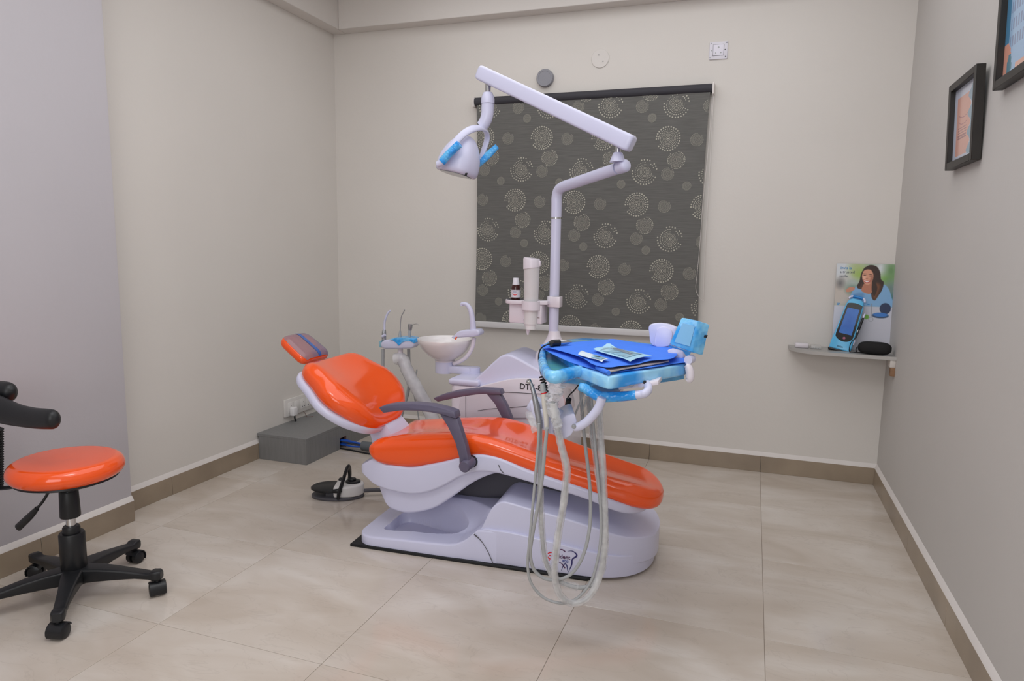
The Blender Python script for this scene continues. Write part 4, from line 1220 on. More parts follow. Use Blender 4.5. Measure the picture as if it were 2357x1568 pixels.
obj('film_edge', sheet([VF, [lerp3(a, b, .5) for a, b in zip(VF, VF2)], VF2], 0.0004), MFILMS, vw)
sd = [(-0.128, 1.99, 0.965), (-0.126, 1.99, 0.969)]
obj('viewer_switch', obox((sd[0][0] + 0.012, 2.000, sd[0][2] - 0.004), (0.73, 0.68, 0), (-0.68, 0.73, 0), (0.25, 0, 1), 0.003, 0.004, 0.004, 0.0008), MBLACK, vw)

# instrument holder hanging at the front left
J0 = [(-0.43, 1.76, 0.723), (-0.416, 1.76, 0.728), (-0.397, 1.76, 0.742), (-0.379, 1.76, 0.763), (-0.365, 1.76, 0.785), (-0.357, 1.76, 0.812)]
obj('holder_arm', tube(J0, [0.0105, 0.0115, 0.012, 0.012, 0.0122, 0.012], 14), MWHITE, table)
hole = (-0.428, 1.749, 0.729)
obj('arm_screw', lathe([(0, -0.006), (0.0035, -0.006), (0.0035, -0.001), (0.0065, -0.001), (0.0065, 0.004), (0, 0.004)], 18, hole, (-0.2, 1, 0)), MSTEEL, table)
BL = [(-0.481, 1.775, 0.722), (-0.469, 1.775, 0.74), (-0.456, 1.775, 0.75), (-0.439, 1.775, 0.758), (-0.433, 1.775, 0.757), (-0.427, 1.775, 0.739), (-0.43, 1.775, 0.718), (-0.441, 1.775, 0.698), (-0.453, 1.775, 0.688), (-0.465, 1.775, 0.683), (-0.47, 1.775, 0.686)]
hold = obj('holder_block', plate(BL, (-0.035, 0.10, 0.004), 0.006, 3), MWHITE, table, ang=45)
BAR = [(-0.543, 1.8, 0.75), (-0.515, 1.8, 0.741), (-0.479, 1.8, 0.719)]
HB0 = [(-0.576, 1.83, 0.766), (-0.548, 1.83, 0.75), (-0.526, 1.83, 0.737), (-0.504, 1.83, 0.722), (-0.487, 1.83, 0.713)]
obj('holder_bar', tube(HB0, [0.020, 0.024, 0.026, 0.030, 0.030], 14, flat=(1.2, 0.8)), MWHITE, hold)
for top_, bot_ in zip([(-0.557, 1.79, 0.78), (-0.531, 1.79, 0.759), (-0.511, 1.79, 0.749), (-0.488, 1.79, 0.737)], [(-0.544, 1.79, 0.724), (-0.52, 1.79, 0.705), (-0.501, 1.79, 0.693), (-0.477, 1.79, 0.682)]):
    obj('cradle', tube([top_, lerp3(top_, bot_, 0.1), lerp3(top_, bot_, 0.6), bot_], [0.005, 0.0105, 0.0105, 0.006], 14, flat=(1, 0.8)), MWHITE, hold)

# blue drapes, steel tray, pouches and curing pen on the table


def coons(tp, bt, lf, rt_, n, m, z, amp, seed, sag=0.0):
    """sheet spanned between four edge polylines (plan), waved by amp"""
    def res(pl, k):
        P = np.array(cr(pl, 8), float)
        d = np.concatenate([[0], np.cumsum(np.linalg.norm(np.diff(P, axis=0), axis=1))])
        return np.stack([np.interp(np.linspace(0, d[-1], k), d, P[:, i]) for i in range(3)], 1)
    T, B, Lf, Rt = res(tp, n), res(bt, n), res(lf, m), res(rt_, m)
    rnd = random.Random(seed)
    ph = [rnd.uniform(0, 6) for _ in range(4)]
    rows = []
    for j in range(m):
        t = j / (m - 1)
        row = []
        for i in range(n):
            s = i / (n - 1)
            p = (1 - t) * T[i] + t * B[i] + (1 - s) * Lf[j] + s * Rt[j] - ((1 - s) * (1 - t) * T[0] + s * (1 - t) * T[-1] + (1 - s) * t * B[0] + s * t * B[-1])
            zz = z + amp * (math.sin(7 * s + ph[0]) * math.sin(5 * t + ph[1]) + 0.5 * math.sin(13 * s + 9 * t + ph[2])) + (p[2] - z)
            row.append((p[0], p[1], zz))
        rows.append(row)
    return rows


Z2 = 0.890
tp = [(-0.636, 2.117, 0.886), (-0.586, 2.174, 0.886), (-0.535, 2.269, 0.886), (-0.446, 2.361, 0.886), (-0.304, 2.287, 0.886), (-0.206, 2.156, 0.886), (-0.164, 2.03, 0.886)]
bt = [(-0.332, 1.724, 0.884), (-0.302, 1.785, 0.884), (-0.245, 1.862, 0.884), (-0.202, 1.943, 0.884), (-0.169, 1.982, 0.884)]
lf = [(-0.64, 2.131, 0.884), (-0.581, 2.013, 0.884), (-0.495, 1.89, 0.884), (-0.418, 1.805, 0.884), (-0.366, 1.756, 0.884), (-0.332, 1.724, 0.884)]
rt2 = [(-0.164, 2.036, 0.885), (-0.164, 2.003, 0.885), (-0.168, 1.976, 0.885)]
dr2 = obj('blue_drape', sheet(coons(tp, bt, lf, rt2, 30, 18, Z2 - 0.004, 0.0012, 5), 0.0007), MDRAPE, None, label='lower blue drape cloth peeking out under the folded one', cat='drape', loc=tp[0], ang=60)
rl = [(-0.376, 1.771, 0.889), (-0.353, 1.739, 0.889), (-0.331, 1.708, 0.889)]
obj('rolled_corner', tube(rl, [0.005, 0.006, 0.0055], 10), MDRAPE, dr2)
STT = [(-0.33, 1.714, 0.888), (-0.302, 1.782, 0.888), (-0.247, 1.873, 0.888), (-0.209, 1.954, 0.888), (-0.239, 2.098, 0.888), (-0.398, 2.172, 0.888), (-0.487, 2.009, 0.888), (-0.372, 1.786, 0.888)]
obj('steel_tray', plate(STT, (0, 0, 0.004), 0.001, 1), mat('pale_steel_tray', 'b9aeab', 0.3, var=0.03), None, label='flat pale tray between the two blue drapes', cat='tray', loc=STT[0])
tp = [(-0.612, 2.026, 0.902), (-0.58, 2.074, 0.902), (-0.543, 2.119, 0.902), (-0.511, 2.163, 0.902), (-0.474, 2.205, 0.902), (-0.446, 2.23, 0.902), (-0.429, 2.268, 0.902), (-0.367, 2.233, 0.902), (-0.292, 2.196, 0.902), (-0.248, 2.169, 0.902), (-0.223, 2.139, 0.902), (-0.206, 2.098, 0.902)]
bt = [(-0.346, 1.735, 0.897), (-0.329, 1.742, 0.897), (-0.31, 1.773, 0.897), (-0.286, 1.821, 0.897), (-0.26, 1.879, 0.897), (-0.234, 1.907, 0.897), (-0.213, 1.933, 0.897), (-0.203, 1.954, 0.897)]
lf = [(-0.622, 2.06, 0.897), (-0.584, 2.025, 0.897), (-0.533, 1.98, 0.897), (-0.48, 1.92, 0.897), (-0.427, 1.842, 0.897), (-0.394, 1.778, 0.897), (-0.368, 1.746, 0.897), (-0.346, 1.735, 0.897)]
rt2 = [(-0.208, 2.119, 0.899), (-0.2, 2.075, 0.899), (-0.194, 1.996, 0.899), (-0.201, 1.942, 0.899)]
obj('blue_drape', sheet(coons(tp, bt, lf, rt2, 40, 26, 0.898, 0.0015, 3), 0.0008), MDRAPE, None, label='upper blue drape cloth spread flat under the instrument pouches', cat='drape', loc=tp[0], ang=60)


def pouch(name, label, corners, seam, z, mats, seed, curl=None):
    a, b, c, d = corners
    g = coons([a, b], [d, c], [a, d], [b, c], 14, 10, z, 0.0014, seed)
    g = [[(p[0], p[1], p[2] + 0.0035 * math.sin(math.pi * i / 9)) for p in r] for i, r in enumerate(g)]
    if curl:
        for i in range(10):
            for j in range(14):
                s = max(0, 1 - math.hypot(i / 9 - curl[0], j / 13 - curl[1]) / 0.35)
                x, y, zz = g[i][j]
                g[i][j] = (x, y, zz + curl[2] * s * s)
    r = root(name, label, 'pouch', corners[0], group='instrument pouches on the drape')
    obj('paper_back', sheet([[(p[0], p[1], p[2] - 0.0008) for p in q_] for q_ in g], 0.0004), mats[1], r)
    i0, i1_, j0, j1 = seam
    sub = [[(p[0], p[1], p[2] + 0.0006) for p in q_[j0:j1]] for q_ in g[i0:i1_]]
    obj('clear_window', sheet(sub, 0.0004), mats[0], r, label='clear plastic window')
    return r, g


pc = [(-0.407, 2.054, 0.907), (-0.254, 1.93, 0.907), (-0.294, 1.805, 0.907), (-0.433, 1.982, 0.907)]
r_, g_ = pouch('sterile_pouch', 'larger clear-fronted pouch with steel instruments on blue drape', pc, (1, 9, 2, 12), 0.906, (MPOUCH, MPOUCHP), 2, (0, 0.05, 0.012))
for k, (i0, j0, i1_, j1) in enumerate(((3, 4, 4, 10), (4, 4, 5, 11), (5, 4, 5, 10))):
    p0, p1 = Vector(g_[i0][j0]), Vector(g_[i1_][j1])
    z_ = Vector((0, 0, 0.0022))
    obj('instrument', tube([tuple(p0 + z_), tuple(p0.lerp(p1, .4) + z_ * 1.6), tuple(p1 + z_)], [0.0007, 0.0012, 0.0008], 6), MSTEEL, r_)
pc = [(-0.459, 1.947, 0.905), (-0.353, 1.823, 0.905), (-0.364, 1.778, 0.905), (-0.453, 1.877, 0.905)]
r_, g_ = pouch('sterile_pouch', 'smaller narrow pouch left of the big pouch on drape', pc, (1, 9, 7, 13), 0.904, (MPOUCH, MPAPER), 9)
p0 = Vector(g_[5][9]) + Vector((0, 0, 0.002))
obj('print_mark', obox(p0, (1, -0.35, 0), (0.35, 1, 0), (0, 0, 1), 0.009, 0.0022, 0.0004), MDARK, r_)

pen = root('curing_pen', 'black and silver pen handpiece lying on table behind drape', 'pen', (-0.592, 2.1, 0.898))
pp = [(-0.576, 2.025, 0.907), (-0.578, 2.051, 0.907), (-0.561, 2.071, 0.907)]
obj('pen_body', tube(pp, [0.006, 0.0105, 0.0105], 14), MBLACK, pen)
pp = [(-0.561, 2.071, 0.907), (-0.545, 2.089, 0.907), (-0.53, 2.102, 0.907)]
obj('pen_tip', tube(pp, [0.009, 0.008, 0.003], 14), MCHROME, pen)


def coil(a, b, r, turns, w, n=14):
    """coiled cord from a to b"""
    a, b = Vector(a), Vector(b)
    x, y, z = basis(b - a)
    pts = []
    for k in range(turns * n + 1):
        t = k / (turns * n)
        an = 2 * math.pi * t * turns
        pts.append(tuple(a.lerp(b, t) + x * r * math.cos(an) + y * r * math.sin(an)))
    return tube(pts, w, 6, smooth=False)


cb = [(-0.547, 1.93, 0.924), (-0.566, 1.93, 0.916), (-0.579, 1.93, 0.906), (-0.585, 1.93, 0.889), (-0.585, 1.93, 0.867), (-0.581, 1.93, 0.846), (-0.576, 1.93, 0.828)]
obj('pen_cable', tube(cb, 0.0021, 8), MBLACK, pen)
cb = [(-0.576, 1.93, 0.827), (-0.565, 1.93, 0.799), (-0.552, 1.93, 0.756)]
obj('coiled_cord', coil(cb[0], cb[2], 0.0075, 9, 0.0022), MBLACK, pen)
c2 = root('coiled_cable', 'black coiled cord hanging below table behind the holder', 'cord', (-0.495, 1.95, 0.774))
cb = [(-0.467, 1.95, 0.802), (-0.479, 1.95, 0.785), (-0.492, 1.95, 0.771), (-0.499, 1.95, 0.76)]
obj('straight_lead', tube(cb, 0.002, 8), MBLACK, c2)
cb = [(-0.495, 1.95, 0.759), (-0.5, 1.95, 0.726)]
obj('coil', coil(cb[0], cb[1], 0.0065, 8, 0.0022), MBLACK, c2)


# ------------------------------------------------------------------ handpieces with looping hoses


H1 = [(-0.529, 1.76, 0.724), (-0.533, 1.772, 0.665), (-0.542, 1.785, 0.586), (-0.553, 1.798, 0.478), (-0.565, 1.81, 0.354), (-0.573, 1.823, 0.281), (-0.565, 1.835, 0.22), (-0.531, 1.847, 0.176), (-0.484, 1.86, 0.16), (-0.445, 1.872, 0.169), (-0.412, 1.885, 0.203), (-0.39, 1.897, 0.254), (-0.378, 1.91, 0.343), (-0.382, 1.923, 0.431), (-0.398, 1.935, 0.544), (-0.414, 1.948, 0.645), (-0.426, 1.96, 0.733), (-0.435, 1.973, 0.788)]
H2 = [(-0.503, 1.75, 0.717), (-0.512, 1.764, 0.645), (-0.522, 1.779, 0.565), (-0.537, 1.793, 0.476), (-0.555, 1.807, 0.383), (-0.565, 1.821, 0.316), (-0.558, 1.836, 0.264), (-0.531, 1.85, 0.234), (-0.491, 1.864, 0.23), (-0.454, 1.879, 0.249), (-0.426, 1.893, 0.299), (-0.412, 1.907, 0.372), (-0.413, 1.921, 0.454), (-0.425, 1.936, 0.541), (-0.444, 1.95, 0.641), (-0.458, 1.964, 0.729), (-0.467, 1.979, 0.791)]
H3 = [(-0.533, 1.78, 0.737), (-0.534, 1.793, 0.66), (-0.537, 1.807, 0.554), (-0.536, 1.82, 0.459), (-0.533, 1.833, 0.363), (-0.526, 1.847, 0.291), (-0.51, 1.86, 0.248), (-0.484, 1.873, 0.219), (-0.436, 1.887, 0.205), (-0.398, 1.9, 0.214), (-0.375, 1.913, 0.247), (-0.368, 1.927, 0.297), (-0.372, 1.94, 0.372), (-0.386, 1.953, 0.46), (-0.402, 1.967, 0.534), (-0.424, 1.98, 0.635), (-0.442, 1.993, 0.724), (-0.453, 2.007, 0.787)]
H4 = [(-0.482, 1.73, 0.795), (-0.475, 1.743, 0.734), (-0.464, 1.757, 0.671), (-0.451, 1.77, 0.608), (-0.455, 1.783, 0.541), (-0.467, 1.797, 0.465), (-0.481, 1.81, 0.381), (-0.49, 1.823, 0.308), (-0.493, 1.837, 0.248), (-0.483, 1.85, 0.196), (-0.458, 1.863, 0.166), (-0.427, 1.877, 0.165), (-0.4, 1.89, 0.186), (-0.38, 1.903, 0.23), (-0.37, 1.917, 0.301), (-0.371, 1.93, 0.403), (-0.38, 1.943, 0.504), (-0.394, 1.957, 0.618), (-0.406, 1.97, 0.719), (-0.414, 1.983, 0.795)]
HP = []
t1 = root('turbine_handpiece', 'slim steel turbine handpiece, leftmost in the holder, with thin grey hose', 'handpiece', (-0.547, 1.78, 0.773))
p_ = [(-0.554, 1.775, 0.818), (-0.547, 1.775, 0.792), (-0.54, 1.775, 0.762), (-0.533, 1.775, 0.729), (-0.53, 1.775, 0.708)]
obj('handpiece_body', tube([p_[0], p_[1], p_[2], p_[3], p_[4]], [0.0055, 0.0075, 0.0085, 0.0085, 0.007], 16), MSTEEL, t1)
p_ = [(-0.569, 1.775, 0.832), (-0.566, 1.775, 0.835), (-0.56, 1.775, 0.839)]
hh = obj('turbine_head', tube([p_[0], p_[1], p_[2]], [0.0055, 0.0068, 0.006], 16), MCHROME, t1)
p_ = [(-0.562, 1.775, 0.836), (-0.557, 1.775, 0.827), (-0.553, 1.775, 0.816)]
obj('handpiece_neck', tube(p_, [0.005, 0.0045, 0.0055], 14), MSTEEL, t1)
obj('hose', tube(H1, 0.0042, 10), MHOSE, t1)
t2 = root('scaler_handpiece', 'ivory scaler handpiece with grey tip and red ring in the holder', 'handpiece', (-0.518, 1.77, 0.79))
p_ = [(-0.523, 1.765, 0.835), (-0.521, 1.765, 0.821), (-0.519, 1.765, 0.811)]
obj('scaler_cap', tube(p_, [0.0068, 0.0078, 0.0082], 16), MHOSE, t2)
p_ = [(-0.519, 1.765, 0.811), (-0.518, 1.765, 0.808)]
obj('red_ring', tube(p_, 0.0084, 16), MREDP, t2)
p_ = [(-0.518, 1.765, 0.809), (-0.515, 1.765, 0.779), (-0.51, 1.765, 0.743), (-0.508, 1.765, 0.707)]
obj('scaler_body', tube(p_, [0.0082, 0.0082, 0.0075, 0.006], 16), mat('ivory_handle', 'd8d3ca', 0.35, var=0.02), t2)
obj('hose', tube(H2, 0.0052, 10), MHOSE, t2)
t3 = root('air_motor', 'air motor in loose clear sleeve, hose sleeved in plastic, left in holder', 'handpiece', (-0.543, 1.8, 0.738))
p_ = [(-0.551, 1.81, 0.772), (-0.546, 1.81, 0.742), (-0.54, 1.81, 0.698)]
obj('motor_body', tube(p_, [0.006, 0.009, 0.008], 14), MSTEEL, t3)
obj('hose', tube(H3, 0.0062, 10), MHOSE, t3)
obj('plastic_sleeve', sleeve(H3[:9], 0.0098, 0.16, seed=11), MCLEAR, t3)
obj('plastic_sleeve', sleeve(H3[9:], 0.0108, 0.12, seed=12), MCLEAR, t3)
sk = [(-0.563, 1.8, 0.748), (-0.555, 1.8, 0.724), (-0.54, 1.8, 0.695)]
obj('sleeve_cuff', sleeve(sk, 0.019, 0.12, seed=15), MCLEAR, t3)
t4 = root('wrapped_syringe', 'three-way syringe wrapped in crumpled clear plastic, rightmost in the holder', 'handpiece', (-0.485, 1.75, 0.773))
p_ = [(-0.495, 1.745, 0.791), (-0.487, 1.745, 0.774), (-0.478, 1.745, 0.745), (-0.47, 1.745, 0.716)]
obj('syringe_body', tube(p_, [0.007, 0.010, 0.0085, 0.007], 14), MSTEEL, t4)
obj('hose', tube(H4, 0.0056, 10), mat('pale_grey_hose', 'b2b2b0', 0.45), t4)
obj('plastic_sleeve', sleeve(H4, 0.0108, 0.10, seed=21, n=14), MCLEARW, t4)
p_ = [(-0.475, 1.742, 0.842), (-0.479, 1.742, 0.825), (-0.487, 1.742, 0.804), (-0.489, 1.742, 0.789), (-0.484, 1.742, 0.769), (-0.475, 1.742, 0.742), (-0.468, 1.742, 0.723)]
obj('crumpled_wrap', sleeve(p_, 0.0165, 0.25, n=14, seed=22, taper=lambda t: 1.25 - 0.45 * t), MCLEARW, t4)
p_ = [(-0.499, 1.745, 0.814), (-0.479, 1.745, 0.83), (-0.463, 1.745, 0.809), (-0.466, 1.745, 0.794), (-0.49, 1.745, 0.785)]
# two more hoses drop straight from the table behind the loops
for k, pts in enumerate(([(-0.443, 1.92, 0.8), (-0.448, 1.92, 0.771), (-0.463, 1.92, 0.731), (-0.475, 1.92, 0.7)], [(-0.433, 1.94, 0.791), (-0.442, 1.94, 0.755), (-0.454, 1.94, 0.715)])):
    obj('short_tube', tube(pts, 0.003, 8), MHOSE, table)


# ------------------------------------------------------------------ roller blind on the back wall
YBL = 3.878
blind = root('roller_blind', 'dark grey roller blind printed with pale dotted circles on back wall', 'blind', (-0.93, YBL, 0.75))
BX0, BX1, BZ0, BZ1 = -1.588, -0.268, 0.752, 2.045
MFAB = mat('charcoal_blind_fabric', '686764', 0.85, var=0.14, vscale=7, stretch=(1.4, 1, 26), detail=6)
rows = []
for z in np.linspace(BZ1, BZ0, 24):
    t = (BZ1 - z) / (BZ1 - BZ0)
    lx = BX0 + 0.008 * math.sin(t * 3.0)
    rx = BX1 - 0.012 * math.sin(t * 3.1)
    rows.append([(lx + (rx - lx) * s, YBL, z) for s in np.linspace(0, 1, 6)])
obj('fabric', sheet(rows, 0.0012), MFAB, blind)
obj('roller_tube', lathe([(0, BX0 - 0.012), (0.024, BX0 - 0.012), (0.024, BX1 + 0.012), (0, BX1 + 0.012)], 28, (0, 3.888, 2.045), (1, 0, 0)), mat('dark_roller_fabric', '3b3a40', 0.7, var=0.05), blind)
for x in (BX0 - 0.017, BX1 + 0.015):
    obj('end_bracket', bx((x - 0.005, 3.862, 2.012), (x + 0.005, YB, 2.072), 0.003), MLEDGE, blind)
obj('bottom_rail', bx((BX0 - 0.004, YBL - 0.008, BZ0 - 0.035), (BX1 - 0.006, YBL + 0.006, BZ0 + 0.002), 0.005, 3), mat('white_rail', 'd9d7d8', 0.4, var=0.02), blind)
ch = [(BX1 + 0.013, YBL - 0.012, 2.03), (BX1 + 0.006, YBL - 0.012, 1.75), (BX1 - 0.008, YBL - 0.012, 1.45), (BX1 - 0.012, YBL - 0.012, 1.25), (BX1 - 0.018, YBL - 0.012, 1.08), (BX1 - 0.022, YBL - 0.012, 1.0), (BX1 - 0.004, YBL - 0.012, 0.955), (BX1 + 0.022, YBL - 0.008, 0.93)]
q = cr(ch, 30)
pp, last = [], None
for p in q:
    if last is None or (Vector(p) - Vector(last)).length > 0.0052:
        pp.append(p)
        last = p
bd = []
for p in pp:
    bd += [(p, 0.0016), ((p[0], p[1], p[2] - 0.0026), 0.0006)]
obj('bead_chain', tube([b[0] for b in bd], [b[1] for b in bd], 6, smooth=False), MLEDGE, blind)
c2_ = [(BX1 + 0.017, YBL + 0.004, 2.03), (BX1 + 0.016, YBL + 0.01, 1.6), (BX1 + 0.014, YBL + 0.015, 1.2), (BX1 + 0.018, YBL + 0.012, 0.96), (BX1 + 0.022, YBL, 0.93)]
obj('bead_chain', tube(c2_, 0.0014, 6), MLEDGE, blind)

# printed motifs
print_g = G()
Yp = YBL - 0.0022


def ok(x, z, m=0.002):
    t = (BZ1 - z) / (BZ1 - BZ0)
    return BX0 + 0.008 * math.sin(t * 3.0) + m < x < BX1 - 0.012 * math.sin(t * 3.1) - m and BZ0 + m < z < 2.034


PV_, PF_ = [], []


def dot(x, z, r, n=7):
    if not ok(x, z, r):
        return
    b = len(PV_)
    for k in range(n):
        t = 2 * math.pi * k / n
        PV_.append((x + r * math.cos(t), Yp, z + r * math.sin(t)))
    PF_.append(tuple(range(b, b + n)))


def ringp(x, z, r, w, n=30):
    for k in range(n):
        t0, t1 = 2 * math.pi * k / n, 2 * math.pi * (k + 1) / n
        pts = [(x + rr * math.cos(t), z + rr * math.sin(t)) for t, rr in ((t0, r - w / 2), (t0, r + w / 2), (t1, r + w / 2), (t1, r - w / 2))]
        if all(ok(*p) for p in pts):
            b = len(PV_)
            PV_.extend([(p[0], Yp, p[1]) for p in pts])
            PF_.append((b, b + 1, b + 2, b + 3))


def dots(x, z, r, n, d, gaps=(), off=0.0):
    for k in range(n):
        a = 360 * k / n + off
        if any(g0 <= (a % 360) <= g1 for g0, g1 in gaps):
            continue
        dot(x + r * math.cos(R(a)), z + r * math.sin(R(a)), d)


def motif(kind, x, z):
    if kind == 'A':
        Rr = 0.0655
        dot(x, z, 0.0045, 10)
        for f in (0.16, 0.27, 0.38):
            ringp(x, z, f * Rr, 0.0018)
        dots(x, z, 0.50 * Rr, 34, 0.0019)
        dots(x, z, 0.62 * Rr, 34, 0.0024)
        dots(x, z, 0.77 * Rr, 30, 0.0031, ((186, 206),))
        dots(x, z, 0.95 * Rr, 28, 0.0044, ((183, 212),))
    if kind == 'B':
        Rr = 0.068
        dot(x, z, 0.0045, 10)
        for f in (0.16, 0.26, 0.36):
            ringp(x, z, f * Rr, 0.0018)
        dots(x, z, 0.46 * Rr, 32, 0.0018, ((60, 85),))
        dots(x, z, 0.58 * Rr, 30, 0.0024, ((10, 80),))
        dots(x, z, 0.76 * Rr, 28, 0.0030, ((-1, 14), (346, 361), (60, 84)))
        dots(x, z, 0.97 * Rr, 27, 0.0042, ((0, 12), (338, 361), (52, 62), (118, 172)))
    if kind == 'C':
        Rr = 0.047
        dot(x, z, 0.0022, 8)
        for f in (0.18, 0.30, 0.42, 0.54):
            ringp(x, z, f * Rr, 0.0013)
        dots(x, z, 0.66 * Rr, 40, 0.0014)
        dots(x, z, 0.80 * Rr, 34, 0.0020, ((70, 92),))
        dots(x, z, 0.96 * Rr, 32, 0.0027, ((88, 130), (215, 235)))
    if kind == 'D':
        Rr = 0.0335
        for f in (0.12, 0.28, 0.44, 0.60, 0.72):
            ringp(x, z, f * Rr, 0.0010, 26)
        dots(x, z, 0.84 * Rr, 36, 0.0011, ((48, 66),))
        dots(x, z, 0.98 * Rr, 34, 0.0016, ((50, 80),))
    if kind == 'E':
        Rr = 0.0225
        for f in (0.15, 0.32, 0.5, 0.68, 0.84, 1.0):
            ringp(x, z, f * Rr, 0.0009, 22)


sl = -0.041
for row in range(-1, 5):
    zr = 1.824 - row * 0.3545
    xr = -1.185 - (0.153 if row % 2 else 0.0) - 0.002 * row
    for k in range(-3, 5):
        x0 = xr + 0.355 * k
        z0 = zr + sl * (x0 + 1.185)
        for kind, dx, dz in (('A', 0, 0), ('B', 0.037, 0.176), ('C', 0.049, -0.111), ('D', 0.006, -0.186), ('D', 0.151, -0.004), ('E', -0.09, 0.108)):
            if BX0 - 0.08 < x0 + dx < BX1 + 0.08:
                motif(kind, x0 + dx, z0 + dz + sl * dx)
pr = obj('printed_circles', G(PV_, PF_), mat('pale_olive_print', 'b9b6a8', 0.8, var=0.05), blind, kind='stuff', ang=None, label='pale dotted circle print')

# ------------------------------------------------------------------ small fittings on the back wall
YW = YB - 0.001
dc = (-1.18, 3.9, 2.157)
cap = obj('pipe_cap', lathe([(0, 0), (0.049, 0), (0.049, 0.022), (0.046, 0.026), (0.037, 0.026), (0.036, 0.0245), (0, 0.0245)], 40, (dc[0], YW, dc[2]), (0, -1, 0)), mat('grey_pvc', '8f8f96', 0.5, var=0.02), None, label='grey round pipe cap on the wall above the blind', cat='pipe cap', loc=(dc[0], YW, dc[2]))
dc = (-0.868, 3.91, 2.244)
jc = root('junction_cover', 'flush white round junction cover with two screws on back wall', 'cover plate', (dc[0], YW, dc[2]))
obj('cover_disc', lathe([(0, 0), (0.050, 0), (0.050, 0.002), (0.048, 0.004), (0, 0.004)], 40, (dc[0], YW, dc[2]), (0, -1, 0)), mat('off_white_cover', 'dcd7d2', 0.55, var=0.01), jc)
for ex, ez in ((-0.008, 0.018), (0.017, -0.017)):
    obj('screw', lathe([(0, 0), (0.0028, 0), (0.0028, 0.0055), (0, 0.0055)], 10, (dc[0] + ex, YW, dc[2] + ez), (0, -1, 0)), MDARK, jc)
dc = (-0.24, 3.905, 2.239)
ws_ = root('wall_socket', 'single white wall socket high on back wall right of the blind', 'socket', (dc[0], YW, dc[2]))
obj('plate', bx((dc[0] - 0.046, YW - 0.006, dc[2] - 0.044), (dc[0] + 0.046, YW, dc[2] + 0.044), 0.003), mat('white_socket_plastic', 'e0dde6', 0.35, var=0.01), ws_)
si = obj('socket_insert', bx((dc[0] - 0.0265, YW - 0.0085, dc[2] - 0.0255), (dc[0] + 0.0265, YW - 0.004, dc[2] + 0.0295), 0.001), mat('white_insert', 'e6e3ee', 0.3, var=0.01), ws_)
obj('insert_gap', bx((dc[0] - 0.028, YW - 0.0064, dc[2] - 0.027), (dc[0] + 0.028, YW - 0.004, dc[2] + 0.031)), MDARK, ws_)
for ex, ez, rr in ((0.0, 0.0145, 0.0048), (-0.0135, -0.0125, 0.0034), (0.0125, -0.0125, 0.0034)):
    obj('pin_hole', lathe([(0, 0), (rr, 0), (rr, 0.0089), (0, 0.0089)], 12, (dc[0] + ex, YW, dc[2] + ez), (0, -1, 0)), MHOSE, si)
for ex, ez in ((-0.038, 0.037), (0.04, 0.037), (-0.041, -0.033), (0.037, -0.033), (-0.034, 0.001), (0.033, 0.002)):
    obj('screw', lathe([(0, 0), (0.003, 0), (0.003, 0.007), (0, 0.007)], 10, (dc[0] + ex, YW, dc[2] + ez), (0, -1, 0)), MDARK if ex > 0.03 else MHOSE, ws_)

# ------------------------------------------------------------------ socket board on the left wall, with plug
XW = XL + 0.001
sb = root('socket_board', 'white multi-socket board low on the left wall', 'socket', (XW, 3.41, 0.24))
SY0, SY1, SZ0, SZ1 = 3.315, 3.60, 0.182, 0.287
obj('plate', bx((XW, SY0, SZ0), (XW + 0.014, SY1, SZ1), 0.003), mat('white_switch_plastic', 'dcd8d4', 0.35, var=0.01), sb)
MINS = mat('white_module', 'e2dfdc', 0.3, var=0.01)
for k in range(4):
    y0 = SY0 + 0.025 + k * 0.06
    md = obj('socket_module', bx((XW + 0.012, y0, SZ0 + 0.022), (XW + 0.0155, y0 + 0.057, SZ1 - 0.022), 0.001), MINS, sb)
    if k == 1:
        obj('pin_hole', bx((XW + 0.0145, y0 + 0.026, SZ0 + 0.035), (XW + 0.0158, y0 + 0.031, SZ0 + 0.040)), MDARK, md)
        continue
    for ey, ez in ((0.0285, 0.047), (0.018, 0.020), (0.039, 0.020)):
        obj('pin_hole', lathe([(0, 0), (0.003, 0), (0.003, 0.0012), (0, 0.0012)], 10, (XW + 0.0147, y0 + ey, SZ0 + 0.022 + ez - 0.008), (1, 0, 0)), MDARK, md)
pg = root('power_plug', 'white power plug with black lead in the low socket board', 'plug', (XW + 0.016, 3.37, 0.215))
obj('plug_body', bx((XW + 0.0155, 3.350, 0.184), (XW + 0.046, 3.394, 0.236), 0.007, 3), mat('white_plug', 'e4e2e2', 0.35, var=0.01), pg)
obj('lead', tube([(XW + 0.035, 3.372, 0.186), (XW + 0.036, 3.374, 0.165), (XW + 0.04, 3.378, 0.15)], 0.005, 8), MBLACK, pg)
obj('loose_wire', tube([(XW + 0.012, 3.49, 0.183), (XW + 0.02, 3.50, 0.163), (XW + 0.035, 3.497, 0.1485), (XW + 0.06, 3.52, 0.1485)], 0.0015, 6), MBROWN, None, label='thin brown loose wire hanging from low socket board', cat='wire', loc=(XW + 0.012, 3.49, 0.183))

